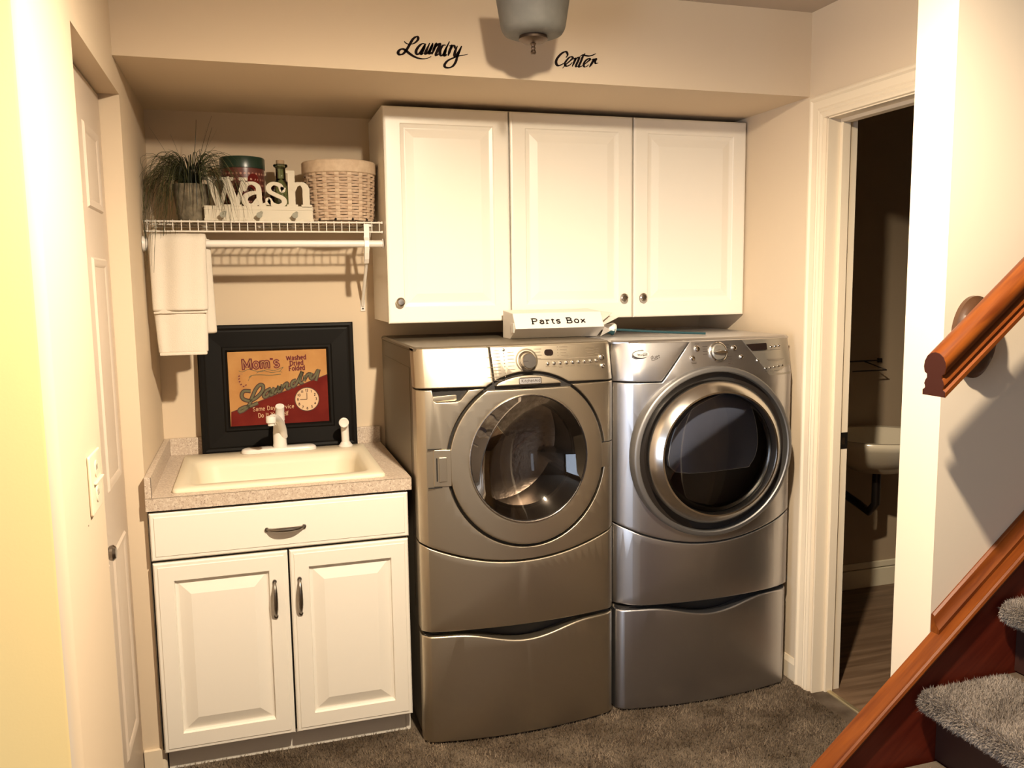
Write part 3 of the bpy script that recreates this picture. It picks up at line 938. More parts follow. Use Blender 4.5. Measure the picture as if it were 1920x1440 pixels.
h = empty('sink_sprayer', (0.660, -0.128, SZ), 'white side sprayer standing right of the faucet on the sink deck', 'sprayer')
link('holder', lathe([(0.027, 0.0), (0.027, 0.004), (0.020, 0.012), (0.0165, 0.018), (0.0, 0.018)], (0.660, -0.128, SZ + 0.0005), seg=24), 'white', h)
bm = bmesh.new()
add_tube(bm, catmull([(0.660, -0.128, SZ + 0.012), (0.659, -0.128, SZ + 0.05), (0.658, -0.130, SZ + 0.078), (0.655, -0.142, SZ + 0.094), (0.652, -0.160, SZ + 0.099)], 4), 0.0150, 18)
bmesh.ops.recalc_face_normals(bm, faces=bm.faces)
link('handle', bm_mesh(bm), 'white', h, smooth=0.9)
link('spray_face', lathe([(0.0165, 0.0), (0.0185, -0.004), (0.0185, -0.012), (0.015, -0.013), (0.011, -0.0115), (0.0, -0.0115)], (0.652, -0.158, SZ + 0.099), axis='y', seg=24), 'white', h)

# ================================================================== APPLIANCES
ZTILT = 1.194
def appliance_front(x0, x1, amount=0.038, edge=0.03, drop=0.022, drop_right=None):
    xc, hw = (x0 + x1) / 2, (x1 - x0) / 2
    def f(x, z=0):
        t = max(-1, min(1, (x - xc) / hw))
        y = -amount * (1 - t * t)
        e = (abs(x - xc) - (hw - edge)) / edge
        if e > 0: y += (drop if x < xc or drop_right is None else drop_right) * min(e, 1.2) ** 2
        if z > ZTILT: y += 0.22 * (z - ZTILT)      # the console leans back
        return y
    cuts = [x0 + (x1 - x0) * i / 26 for i in range(1, 26)] + [x0 + edge * k / 5 for k in range(1, 5)] + [x1 - edge * k / 5 for k in range(1, 5)]
    return f, cuts

def seam_curve(x0, x1, zl, zm, zr, n=24, off=0.0):
    pts = []
    for i in range(n + 1):
        t = i / n
        x = x0 + (x1 - x0) * t
        q = 4 * t * (1 - t)
        pts.append((x, (zl + (zr - zl) * t) * (1 - q) + (zm) * q + off))
    return pts

def dipped(x0, x1, z0, z1, a, b, dip, n=20):
    pts = [(x0, z0), (x1, z0), (x1, z1)]
    for i in range(n + 1):
        x = b - (b - a) * i / n
        pts.append((x, z1 - dip * (0.5 - 0.5 * math.cos(2 * math.pi * i / n)) ** 1.0))
    pts.append((x0, z1))
    return pts

def button(name, root, x, z, fy, r, h, m, dome=True):
    y = fy(x, z)
    prof = [(0.0, -h), (r * 0.6, -h * 0.96), (r * 0.9, -h * 0.7), (r, -h * 0.3), (r, 0.002)] if dome else [(0.0, -h), (r * 0.92, -h), (r, -h * 0.85), (r, 0.002)]
    return link(name, leaned(lathe(prof, (x, y, z), axis='y', seg=20), z), m, root)

YF = -0.765
def pedestal(x0, x1, top, label, mname, sidemat, yf=YF):
    p = empty('appliance_pedestal', ((x0 + x1) / 2, -0.42, 0.0), label, 'pedestal', 'drawer pedestals under the laundry machines')
    fb, cuts = appliance_front(x0, x1)
    link('body', boxes((x0 + 0.004, x1 - 0.004, -0.715, -0.06, 0.004, top - 0.002, 0.004)), sidemat, p, smooth=0)
    link('recess_shade', boxes((x0 + 0.008, x1 - 0.008, -0.75, -0.7152, 0.02, top - 0.004)), 'seam', p, smooth=0)  # black block, shade behind the drawer put into its colour
    w = x1 - x0
    link('drawer', plate(dipped(x0, x1, 0.008, top - 0.010, x0 + w * 0.16, x0 + w * 0.86, 0.038), [], yf, 0.048, 0.006, fb, cuts, res=3), mname, p)
    return p

# ---------------- washer
WX0, WX1 = 0.822, 1.503
ZP = 0.386
wf, wcuts = appliance_front(WX0, WX1)
wy = lambda x, z=0: YF + wf(x, z)
pedestal(WX0, WX1, ZP, 'champagne drawer pedestal under the front-load washer', 'champagne', 'champshade')
w = empty('washing_machine', ((WX0 + WX1) / 2, -0.42, ZP), 'champagne front-load washing machine with plain silver door ring, left of the dryer', 'washer')
bm = bmesh.new()
add_box(bm, WX0 + 0.002, WX1 - 0.002, -0.70, -0.05, ZP + 0.002, 1.312)
link('cabinet', bm_mesh(bm), 'champshade', w, smooth=0)
bm = bmesh.new()
L = []
for ins, z in ((0.0, 1.314), (0.0, 1.321), (0.006, 1.327)):
    L.append([bm.verts.new(p) for p in ((WX0 + ins, -0.722 + ins, z), (WX0 + 0.025 + ins * 0.5, -0.740 + ins, z), (WX1 - 0.025 - ins * 0.5, -0.740 + ins, z), (WX1 - ins, -0.722 + ins, z), (WX1 - ins, -0.052, z), (WX0 + ins, -0.052, z))])
bm.faces.new(L[0])
for P, Q in zip(L, L[1:]):
    for k in range(6): bm.faces.new((P[k], P[(k + 1) % 6], Q[(k + 1) % 6], Q[k]))
bm.faces.new(L[-1])
bmesh.ops.recalc_face_normals(bm, faces=bm.faces)
link('top_panel', bm_mesh(bm), 'champshade', w, smooth=0)
# embossed rib on the side panel
link('side_rib', boxes((WX0 + 0.0005, WX0 + 0.0021, -0.64, -0.12, 0.44, 1.255, 0.0006)), 'champshade', w, smooth=0)
dcx, dcz, drx, drz = 1.186, 0.948, 0.268, 0.281
GX, GZ = drx + 0.010, drz + 0.010
def arc_at(x): return dcz + GZ * math.sqrt(max(0, 1 - ((x - dcx) / GX) ** 2))
def arcx(z): return GX * math.sqrt(max(0, 1 - ((z - dcz) / GZ) ** 2))
ZB = 1.196
# black backing so the seams read dark; a ring-shaped hole is left for the door
back_hole = ellipse(dcx, dcz, 0.232, 0.242)
link('seam_backing', plate([(WX0 + 0.012, ZP + 0.01), (WX1 - 0.012, ZP + 0.01), (WX1 - 0.012, 1.318), (WX0 + 0.012, 1.318)], [back_hole], YF + 0.016, 0.046, 0.001, wf, wcuts), 'seam', w)
# lower toe panel with curved top seam
lower = [(WX0, ZP + 0.006), (WX1, ZP + 0.006)] + seam_curve(WX0, WX1, 0.688, 0.610, 0.683)[::-1]
link('toe_panel', plate(lower, [], YF, 0.060, 0.004, wf, wcuts), 'champagne', w)
# main front panel around the door
a_r = math.atan2((ZB - 0.004 - dcz) / GZ, arcx(ZB - 0.004) / GX)
arc = [(dcx + GX * math.cos(t), dcz + GZ * math.sin(t)) for t in np.linspace(math.pi - a_r, 2 * math.pi + a_r, 70)]
main = [(WX0, ZB - 0.004), (0.868, ZB - 0.004), (0.874, 1.158), (0.882, 1.152), (0.945, 1.152), (0.958, 1.158), (0.985, ZB - 0.006)] + arc + [(WX1, ZB - 0.004)] + seam_curve(WX0, WX1, 0.694, 0.617, 0.689)[::-1]
link('front_panel', plate(main, [], YF, 0.060, 0.0025, wf, wcuts), 'champagne', w)
# finger pull under the detergent drawer
pl = [(0.872, 1.154), (0.955, 1.154), (0.980, 1.176), (0.872, 1.172)]
link('drawer_pull', plate(pl, [], wy(0.92) + 0.012, 0.02, 0.003), 'champagne', w)
xl = dcx - arcx(ZB + 0.003)
dn = [(WX0, ZB + 0.002), (xl - 0.004, ZB + 0.002)] + [(x, arc_at(x) + 0.002) for x in np.linspace(xl, 1.066, 10)] + [(1.058, 1.323), (WX0, 1.323)]
link('detergent_drawer', plate(dn, [], YF, 0.060, 0.003, wf, wcuts), 'champagne', w)
xr2 = dcx + arcx(ZB + 0.003)
cp = [(1.0625, 1.323), (1.0705, arc_at(1.0705) + 0.003)] + [(x, arc_at(x) + 0.003) for x in np.linspace(1.078, xr2, 26)] + [(WX1, ZB + 0.002), (WX1, 1.323)]
con = link('control_panel', plate(cp, [], YF, 0.060, 0.003, wf, wcuts), 'champagne', w)
# badge segment between the arc and the straight seam
seg = [(dcx - arcx(ZB + 0.012) + 0.012, ZB + 0.003)] + [(x, arc_at(x) - 0.010) for x in np.linspace(dcx - arcx(ZB + 0.012) + 0.020, dcx + arcx(ZB + 0.012) - 0.020, 30)] + [(dcx + arcx(ZB + 0.012) - 0.012, ZB + 0.003)]
sg = link('badge_panel', plate(seg, [], YF - 0.002, 0.05, 0.0025, wf, wcuts), 'champagne', w)
link('badge', plate(rrect(1.150, 1.227, 1.2005, 1.2225, 0.004), [rrect(1.1525, 1.2245, 1.203, 1.220, 0.003)], wy(1.19, 1.2115) - 0.006, 0.006, 0.0006, lambda a, b_: 0.22 * (b_ - 1.2115)), 'pewter', sg)
link('badge_face', plate(rrect(1.152, 1.225, 1.2025, 1.2205, 0.003), [], wy(1.19, 1.2115) - 0.005, 0.004, 0.0005, lambda a, b_: 0.22 * (b_ - 1.2115)), 'silver', sg)
bm = bmesh.new()
put_text(bm, 'KitchenAid', 0.0125, 0.0015, (lambda a, b_, l_: (a, wy(1.19, b_) - 0.0056, b_)), 1.1900, 1.2075, serif=False, center=True)
link('badge_lettering', bm_mesh(bm), 'print_dark', sg, smooth=0)
# door ring, flat-topped
top_a = math.asin(min(1, (ZB - 0.010 - dcz) / drz))
ring_out = [(dcx + drx * math.cos(t), dcz + drz * math.sin(t)) for t in np.linspace(math.pi - top_a, 2 * math.pi + top_a, 76)]
ri = ellipse(dcx, dcz + 0.006, 0.204, 0.213)
dring = link('door_ring', plate(ring_out, [ri], YF - 0.003, 0.045, 0.004, wf, wcuts, res=3), 'champagne', w)
link('ring_lip', plate(ellipse(dcx, dcz + 0.006, 0.2055, 0.2145), [ellipse(dcx, dcz + 0.006, 0.2005, 0.2095)], YF - 0.0065, 0.012, 0.0015, wf, wcuts), 'brushed', dring)
gy = wy(dcx)
# rubber gasket funnel, bowl glass, steel drum behind
bm = bmesh.new()
add_lathe(bm, [(0.2025, -0.002), (0.199, 0.010), (0.196, 0.030), (0.186, 0.060), (0.180, 0.09)], (dcx, gy + 0.004, dcz + 0.006), axis='y', seg=64, sx=1.0, sy=1.045, caps=False)
bmesh.ops.recalc_face_normals(bm, faces=bm.faces)
link('gasket', bm_mesh(bm), 'rubber', w, smooth=0.8)
bm = bmesh.new()
prof = [(0.198 * (1 - q), 0.006 + 0.088 * (1 - (1 - q) ** 2)) for q in np.linspace(0.0, 1.0, 14)]
prof[-1] = (0.0, prof[-1][1])
add_lathe(bm, prof, (dcx, gy + 0.002, dcz + 0.006), axis='y', seg=64, sx=1.0, sy=1.045, caps=False)
bmesh.ops.recalc_face_normals(bm, faces=bm.faces)
link('door_glass', bm_mesh(bm), 'washglass', w, smooth=0.9)
bm = bmesh.new()
add_lathe(bm, [(0.177, 0.085), (0.235, 0.10), (0.240, 0.13), (0.240, 0.42), (0.20, 0.44), (0.0, 0.44)], (dcx, gy, dcz + 0.006), axis='y', seg=64, sx=1.0, sy=1.0, caps=False)
bmesh.ops.recalc_face_normals(bm, faces=bm.faces)
for fc in bm.faces: fc.normal_flip()
link('drum', bm_mesh(bm), 'drum', w, smooth=0.5)
# remove the cabinet front where the drum sits: the cabinet is a shell behind the door
def open_front(obj, cx, cz, rx, rz, y0):
    """cut an elliptical bore through a box part (boolean, applied)"""
    bmx = bmesh.new()
    o = offset_of(obj.parent)
    add_lathe(bmx, [(1.0, 0.0), (1.0, 0.60)], (cx - o.x, y0 - o.y, cz - o.z), axis='y', seg=64, sx=rx, sy=rz)
    bmesh.ops.recalc_face_normals(bmx, faces=bmx.faces)
    cutter = bpy.data.objects.new('cut', bm_mesh(bmx))
    COL.objects.link(cutter)
    cutter.location = o
    md = obj.modifiers.new('b', 'BOOLEAN')
    md.object = cutter
    md.solver = 'EXACT'
    md.operation = 'DIFFERENCE'
    dg = bpy.context.evaluated_depsgraph_get()
    me = bpy.data.meshes.new_from_object(obj.evaluated_get(dg))
    obj.modifiers.clear()
    old = obj.data
    obj.data = me
    bpy.data.objects.remove(cutter, do_unlink=True)
cabs = [c_ for c_ in w.children if c_.name.startswith('cabinet')][0]
open_front(cabs, dcx, dcz + 0.006, 0.243, 0.243, -0.80)
# three baffles in the drum
for k in range(3):
    a = math.radians(100 + 120 * k)
    bm = bmesh.new()
    ca, sa = math.cos(a), math.sin(a)
    for (rad, hw) in ((0.238, 0.035), (0.185, 0.012)):
        pass
    q = []
    for y in (0.14, 0.40):
        for rad, hw in ((0.236, -0.035), (0.185, -0.010), (0.185, 0.010), (0.236, 0.035)):
            q.append(bm.verts.new((dcx + rad * ca - hw * sa, gy + y, dcz + 0.006 + rad * sa + hw * ca)))
    for f4 in ((0, 1, 5, 4), (1, 2, 6, 5), (2, 3, 7, 6), (0, 3, 2, 1), (4, 5, 6, 7)):
        bm.faces.new([q[i] for i in f4])
    bmesh.ops.recalc_face_normals(bm, faces=bm.faces)
    link('baffle', bm_mesh(bm), 'drum', w, smooth=0)
# hinge block on the left, latch tab on the right
hg = link('hinge_cover', plate(rrect(0.868, 0.924, 0.880, 1.000, 0.003), [], YF - 0.004, 0.03, 0.002, wf), 'champagne', w)
for z in (1.003, 0.877):
    link('hinge_seam', boxes((0.850, 0.922, wy(0.886) - 0.0015, wy(0.886) + 0.004, z - 0.0015, z + 0.0015)), 'seam', hg, smooth=0)
link('hinge_slot', boxes((0.876, 0.880, wy(0.878) - 0.0055, wy(0.878) + 0.004, 0.898, 0.974)), 'seam', hg, smooth=0)
link('hinge_edge', boxes((0.884, 0.910, wy(0.897) - 0.0065, wy(0.897) - 0.001, 0.896, 0.976, 0.0015)), 'champagne', hg, smooth=0)
lt = link('latch_tab', plate(rrect(1.440, WX1 - 0.004, 0.900, 0.984, 0.003), [], YF - 0.0015, 0.03, 0.0015, wf, wcuts), 'champagne', w)
link('latch_seam', plate([(1.443, 0.985), (WX1 - 0.004, 0.985), (WX1 - 0.004, 0.988), (1.443, 0.988)], [], YF - 0.0018, 0.01, 0.0003, wf, wcuts), 'seam', lt)
# controls
kx, kz = 1.183, 1.277
ky = wy(kx, kz)
link('dial_ring', leaned(lathe([(0.038, 0.001), (0.038, -0.0015), (0.034, -0.002), (0.033, 0.001)], (kx, ky, kz), axis='y', seg=40), kz), 'champshade', con)
kn = link('cycle_knob', leaned(lathe([(0.0, -0.030), (0.0225, -0.030), (0.0245, -0.028), (0.0255, -0.006), (0.030, -0.002), (0.030, 0.002)], (kx, ky, kz), axis='y', seg=36), kz), 'brushed', con)
link('knob_mark', boxes((kx - 0.020, kx - 0.004, ky - 0.0306, ky - 0.0299, kz - 0.0006, kz + 0.0006)), 'print_dark', con, smooth=0)
link('display', plate(rrect(1.246, 1.277, 1.289, 1.309, 0.0095), [], wy(1.262, 1.299) - 0.0025, 0.006, 0.0008, lambda a, b_: 0.22 * (b_ - 1.299)), 'displayglass', con)
for i in range(9):
    x = 1.255 + (1.436 - 1.255) * i / 8
    button('button', con, x, 1.2635 + 0.0015 * i / 8, wy, 0.0058, 0.006, 'brushed')
button('start_button', con, 1.457, 1.275, wy, 0.0105, 0.007, 'brushed')
button('stop_button', con, 1.459, 1.247, wy, 0.0085, 0.007, 'brushed')
button('indicator', con, 1.107, 1.313, wy, 0.005, 0.002, 'brushed')
# printed legends: ticks, dots, guide line
bm = bmesh.new()
def tick(x0, x1, z, h=0.0016):
    ys = min(wy(x0, z), wy(x1, z)) - 0.0012
    q = [bm.verts.new(p) for p in ((x0, ys, z - h / 2), (x1, ys, z - h / 2), (x1, ys, z + h / 2), (x0, ys, z + h / 2))]
    bm.faces.new(q)
for i in range(10):
    z = 1.312 - 0.0105 * i
    L0 = 0.030 + 0.010 * ((i * 7) % 3)
    tick(1.098 - L0, 1.094, z, 0.0011)
    if i: tick(1.1055, 1.1085, z, 0.003)
for i in range(6):
    tick(1.118, 1.140 + 0.002 * (i % 2), 1.305 - 0.011 * i, 0.0011)
for i in range(4):
    tick(1.210, 1.236 - 0.004 * (i % 2), 1.312 - 0.010 * i, 0.0011)
    tick(1.300 + 0.002 * i, 1.330 - 0.003 * (i % 3), 1.316 - 0.0095 * i, 0.0012)
    tick(1.2925, 1.2955, 1.316 - 0.0095 * i, 0.003)
    tick(1.400, 1.428 - 0.004 * (i % 2), 1.310 - 0.0085 * i, 0.0012)
    tick(1.434, 1.447, 1.304 - 0.0085 * i, 0.0012)
tick(1.216, 1.446, 1.2785, 0.0014)
for i in range(9):
    x = 1.255 + (1.436 - 1.255) * i / 8
    tick(x - 0.008, x + 0.008, 1.2535, 0.0012)
    if i % 3 == 2: tick(x - 0.006, x + 0.006, 1.2495, 0.0012)
link('legends', bm_mesh(bm), 'print_grey', con, kind='stuff', smooth=0)

# ---------------- dryer
DX0, DX1 = 1.516, 2.212
df, dcuts = appliance_front(DX0, DX1, amount=0.046, edge=0.090, drop=0.048, drop_right=0.014)
dyf = lambda x, z=0: YF + df(x, z)
pedestal(DX0, DX1, ZP, 'silver drawer pedestal under the dryer beside the bathroom doorway', 'silver', 'champshade')
y = empty('clothes_dryer', ((DX0 + DX1) / 2, -0.42, ZP), 'silver front-load dryer with dark tinted window and raised door collar, right of the washer', 'dryer')
bm = bmesh.new()
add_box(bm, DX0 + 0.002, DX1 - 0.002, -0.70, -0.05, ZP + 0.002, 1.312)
cab = link('cabinet', bm_mesh(bm), 'champshade', y, smooth=0)
bm = bmesh.new()
L = []
for ins, z in ((0.0, 1.314), (0.0, 1.319), (0.006, 1.325)):
    L.append([bm.verts.new(p) for p in ((DX0 + ins, -0.700 + ins, z), (DX0 + 0.05 + ins * 0.5, -0.740 + ins, z), (DX1 - 0.02 - ins * 0.5, -0.740 + ins, z), (DX1 - ins, -0.728 + ins, z), (DX1 - ins, -0.052, z), (DX0 + ins, -0.052, z))])
bm.faces.new(L[0])
for P, Q in zip(L, L[1:]):
    for k in range(6): bm.faces.new((P[k], P[(k + 1) % 6], Q[(k + 1) % 6], Q[k]))
bm.faces.new(L[-1])
bmesh.ops.recalc_face_normals(bm, faces=bm.faces)
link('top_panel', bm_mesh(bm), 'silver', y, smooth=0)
cx, cz = 1.862, 0.930
link('seam_backing', plate([(DX0 + 0.014, ZP + 0.01), (DX1 - 0.014, ZP + 0.01), (DX1 - 0.014, 1.314), (DX0 + 0.014, 1.314)], [ellipse(cx, cz, 0.240, 0.235)], YF + 0.012, 0.046, 0.001, df, dcuts), 'seam', y)
lower = [(DX0, ZP + 0.006), (DX1, ZP + 0.006)] + seam_curve(DX0, DX1, 0.683, 0.600, 0.674)[::-1]
link('toe_panel', plate(lower, [], YF, 0.060, 0.004, df, dcuts), 'silver', y)
# corner plate with the oval emblem
cpz = 1.186
link('badge_panel', plate([(DX0, cpz), (1.664, cpz), (1.776, 1.318), (DX0, 1.318)], [], YF, 0.060, 0.003, df, dcuts), 'silver', y)
# front panel carries the console, with a round bore
fp = seam_curve(DX0, DX1, 0.689, 0.606, 0.680) + [(DX1, 1.318), (1.7795, 1.318), (1.6665, cpz - 0.0045), (DX0, cpz - 0.0045)]
front = link('front_panel', plate(fp, [ellipse(cx, cz, 0.296, 0.286)], YF, 0.060, 0.003, df, dcuts, zcuts=(1.194,)), 'silver', y)
link('console', plate([(1.985, 1.3165), (2.2075, 1.3165), (2.2075, 1.186), (2.095, 1.186)], [], YF - 0.0012, 0.01, 0.0008, df, dcuts), 'silverdark', y)
# raised collar, gap, bright cone ring, glass
cy0 = dyf(cx)
def ring_lathe(prof, seg=88, sx=1.0, sy=0.968):
    bm = bmesh.new()
    add_lathe(bm, prof, (cx, cy0, cz), axis='y', seg=seg, sx=sx, sy=sy, caps=False)
    bmesh.ops.recalc_face_normals(bm, faces=bm.faces)
    return bm_mesh(bm)
link('collar', ring_lathe([(0.312, 0.030), (0.3115, -0.008), (0.309, -0.012), (0.303, -0.014), (0.295, -0.015), (0.2915, -0.012), (0.2905, 0.04)]), 'collar', y, smooth=0.7)
link('collar_gap', ring_lathe([(0.291, 0.014), (0.250, 0.016), (0.250, 0.03)]), 'rubber', y, smooth=0.7)
link('door_ring', ring_lathe([(0.262, 0.02), (0.262, -0.014), (0.259, -0.021), (0.243, -0.039), (0.226, -0.053), (0.220, -0.053), (0.217, -0.046), (0.217, 0.01)]), 'brushed', y, smooth=0.6)
bm = bmesh.new()
prof = [(0.2165, -0.024)] + [(0.2165 * math.cos(t), -0.024 - 0.030 * math.sin(t)) for t in np.linspace(0.1, math.pi / 2, 9)]
prof[-1] = (0.0, prof[-1][1])
add_lathe(bm, prof, (cx, cy0, cz), axis='y', seg=72, sx=1.0, sy=0.968, caps=False)
bmesh.ops.recalc_face_normals(bm, faces=bm.faces)
link('door_glass', bm_mesh(bm), 'dryglass', y, smooth=0.9)
# inner door pan with its D-shaped window plate
link('inner_pan', ring_lathe([(0.216, -0.02), (0.235, 0.05), (0.0, 0.055)]), 'rubber', y, smooth=0.6)
dw = [(cx - 0.195, cz - 0.082), (cx + 0.065, cz - 0.088), (cx + 0.105, cz - 0.075), (cx + 0.128, cz - 0.03), (cx + 0.130, cz + 0.03), (cx + 0.115, cz + 0.10), (cx + 0.085, cz + 0.155), (cx + 0.02, cz + 0.185), (cx - 0.07, cz + 0.165), (cx - 0.15, cz + 0.12), (cx - 0.21, cz + 0.03)]
dw = [(a_ + 0.052, b_ + 0.018) for a_, b_ in catmull(dw, 4, closed=True)]
ip = link('inner_window', plate(dw, [], cy0 + 0.014, 0.02, 0.003), 'innerglass', y)
link('window_edge', tube([(p[0], cy0 + 0.0135, p[1]) for p in dw], 0.0013, 6, closed=True), 'emblem', ip)
# emblem and script
emb = link('emblem', leaned(lathe([(0.0, -0.008), (0.020, -0.0075), (0.029, -0.006), (0.031, 0.001)], (1.600, dyf(1.60, 1.279), 1.279), axis='y', seg=40, sx=1.0, sy=0.40), 1.279), 'emblem', y)
link('emblem_rim', tube([(p[0], dyf(1.60, p[1]) - 0.0012, p[1]) for p in ellipse(1.600, 1.279, 0.0325, 0.0135, 40)], 0.0013, 6, closed=True), 'print_dark', emb)
bm = bmesh.new()
ribbon(bm, catmull([(1.582, 1.2815), (1.598, 1.2775), (1.612, 1.278), (1.620, 1.281), (1.613, 1.283), (1.604, 1.281)], 5), 0.0012, (lambda a, b_, l_: (a, dyf(1.60, b_) - 0.0086, b_)))
put_text(bm, 'Whirlpool' , 0.008, 0.001, (lambda a, b_, l_: (a, dyf(1.60, b_) - 0.0086, b_)), 1.602, 1.2745, serif=False, center=True)
link('emblem_mark', bm_mesh(bm), 'print_dark', emb, smooth=0)
bm = bmesh.new()
put_text(bm, 'duet', 0.016, 0.0016, (lambda a, b_, l_: (a, dyf(a, b_) - 0.0014, b_)), 1.633, 1.262, serif=False, rot=0.12)
ribbon(bm, catmull([(1.634, 1.260), (1.640, 1.2575), (1.650, 1.261), (1.659, 1.2635)], 4), 0.0014, (lambda a, b_, l_: (a, dyf(a, b_) - 0.0014, b_)))
link('script_mark', bm_mesh(bm), 'print_dark', y, smooth=0)
# controls
kx, kz = 1.882, 1.280
ky = dyf(kx, kz)
link('dial_ring', leaned(lathe([(0.034, 0.001), (0.034, -0.006), (0.031, -0.008), (0.029, -0.006), (0.029, 0.001)], (kx, ky, kz), axis='y', seg=40), kz), 'chrome', front)
kn = link('cycle_knob', leaned(lathe([(0.0, -0.014), (0.024, -0.013), (0.028, -0.009), (0.0285, 0.001)], (kx, ky, kz), axis='y', seg=36), kz), 'silverdark', front)
bm = bmesh.new()
for sgn in (1,):
    q = [(-0.024, 0.000), (0.0, 0.0055), (0.024, 0.003), (0.025, -0.004), (0.0, -0.0055)]
    A = [bm.verts.new((kx + a, ky - 0.026, kz + b2)) for a, b2 in q]
    B = [bm.verts.new((kx + a * 1.05, ky - 0.009, kz + b2 * 2.0)) for a, b2 in q]
    bm.faces.new(A)
    for i in range(5): bm.faces.new((A[i], A[(i + 1) % 5], B[(i + 1) % 5], B[i]))
bmesh.ops.recalc_face_normals(bm, faces=bm.faces)
link('knob_grip', bm_mesh(bm), 'chrome', front, smooth=0)
for x, z, rr_ in ((1.802, 1.294, 0.0105), (1.782, 1.262, 0.0095), (1.948, 1.291, 0.0095), (1.976, 1.259, 0.0075)):
    button('button', front, x, z, dyf, rr_, 0.008, 'chrome')
cons = [o for o in y.children if o.name.startswith('console')][0]
link('display', plate([(1.999, 1.301), (2.088, 1.3025), (2.091, 1.299), (2.091, 1.281), (2.088, 1.278), (2.022, 1.278)], [], dyf(2.045, 1.29) - 0.0060, 0.008, 0.0008, lambda a, b_: df(a, b_) - df(2.045, 1.29)), 'displayglass', cons)
for i, (x, z) in enumerate(((2.112, 1.288), (2.132, 1.289), (2.152, 1.290))):
    button('button', cons, x, z, dyf, 0.0055, 0.006, 'chrome')
button('button', cons, 2.045, 1.242, dyf, 0.0055, 0.006, 'chrome')
for i in range(5):
    button('button', cons, 2.076 + 0.0205 * i, 1.213 + 0.0015 * i, dyf, 0.0045, 0.006, 'chrome')
bm = bmesh.new()
def tick2(x0, x1, z, h=0.0012):
    ys = min(dyf(x0, z), dyf(x1, z)) - 0.0034
    q = [bm.verts.new(p) for p in ((x0, ys, z - h / 2), (x1, ys, z - h / 2), (x1, ys, z + h / 2), (x0, ys, z + h / 2))]
    bm.faces.new(q)
for i in range(4):
    tick2(1.822, 1.842 - 0.003 * (i % 2), 1.300 - 0.009 * i)
    tick2(1.908, 1.928 - 0.003 * (i % 2), 1.302 - 0.009 * i)
    tick2(1.918, 1.936, 1.262 - 0.008 * i)
    tick2(2.080 + 0.0205 * i - 0.007, 2.080 + 0.0205 * i + 0.007, 1.203)
tick2(1.872, 1.890, 1.3145)
tick2(1.774, 1.796, 1.247); tick2(1.776, 1.794, 1.243)
tick2(1.794, 1.812, 1.3095)
tick2(2.085, 2.155, 1.244); tick2(2.090, 2.150, 1.240)
tick2(2.104, 2.148, 1.277)
link('legends', bm_mesh(bm), 'print_dark', cons, kind='stuff', smooth=0)
# ================================================================== STAIRCASE AND HANDRAIL
SL = 0.86
st = empty('staircase', (2.2, -2.3, 0.0), 'cherry-sided staircase with grey carpeted steps rising to the right', 'staircase')
zt = lambda x: 0.630 + SL * (x - 1.858)
x_foot = 1.858 - 0.630 / SL
link('skirt_board', prism([(x_foot + 0.02, 0.0), (3.4, 0.0), (3.4, zt(3.4) - 0.017), (x_foot + 0.02, 0.0 + 0.001)], 'y', -1.836, -1.7885), 'cherrydark', st, smooth=0)
cap_sec = [(-1.7875, 0.0), (-1.7875, -0.016), (-1.840, -0.016), (-1.8475, -0.010), (-1.850, -0.002), (-1.8475, 0.005), (-1.842, 0.0075), (-1.838, 0.003), (-1.832, 0.001)]
link('cap', sweep_poly([(0, a, b) for a, b in cap_sec], (x_foot + 0.005, 0, 0.004), (3.4 - x_foot, 0, (3.4 - x_foot) * SL)), 'cherry', st, smooth=0.5)
mold = [(-1.7855, 0.001), (-1.812, 0.001), (-1.812, 0.012), (-1.803, 0.022), (-1.799, 0.034), (-1.796, 0.042), (-1.790, 0.046), (-1.7855, 0.044)]
link('wall_molding', sweep_poly([(0, a, b) for a, b in mold], (1.8945, 0, zt(1.8945)), (1.5, 0, 1.5 * SL)), 'cherry', st, smooth=0.5)
RISE, RUN = 0.19, 0.235
def tread_poly(nx, top):
    th = 0.052
    p = [(nx + 0.30, top), (nx + 0.030, top)]
    for k in range(1, 9):
        a = math.radians(90 + 180 * k / 9)
        p.append((nx + 0.030 + 0.030 * math.cos(a), top - th / 2 + th / 2 * math.sin(a)))
    p += [(nx + 0.030, top - th), (nx + 0.30, top - th)]
    return p
for k in range(1, 7):
    top = RISE * k - 0.020
    nx = 1.805 + RUN * (k - 3)
    link('riser', boxes((nx + 0.070, nx + 0.085, -2.85, -1.838, max(0.0, top - RISE - 0.0), top - 0.052)), 'riser', st, smooth=0)
    tr = link('tread', prism(tread_poly(nx, top), 'y', -2.85, -1.848), 'carpet', st, smooth=0.5)
    if k in (3, 4, 5):
        n = 90000 if k < 5 else 20000
        # sample the tread's top and rounded nose
        arc_len, top_len = 0.10, 0.235
        s = rng.uniform(0, arc_len + top_len, n)
        yy = rng.uniform(-2.62, -1.850, n)
        a = np.where(s < arc_len, math.pi / 2 + (1 - s / arc_len) * math.pi * 0.95, math.pi / 2)
        cx_, cz_ = nx + 0.030, top - 0.026
        bx = np.where(s < arc_len, cx_ + 0.030 * np.cos(a), cx_ + (s - arc_len))
        bz = np.where(s < arc_len, cz_ + 0.026 * np.sin(a), top)
        nrm = np.stack([np.cos(a), np.zeros(n), np.sin(a)], 1)
        link('carpet_pile', pile_mesh(np.stack([bx, yy, bz], 1), nrm, 0.006, 0.0020, 0.45), 'stairpile', tr, kind='stuff', smooth=0)

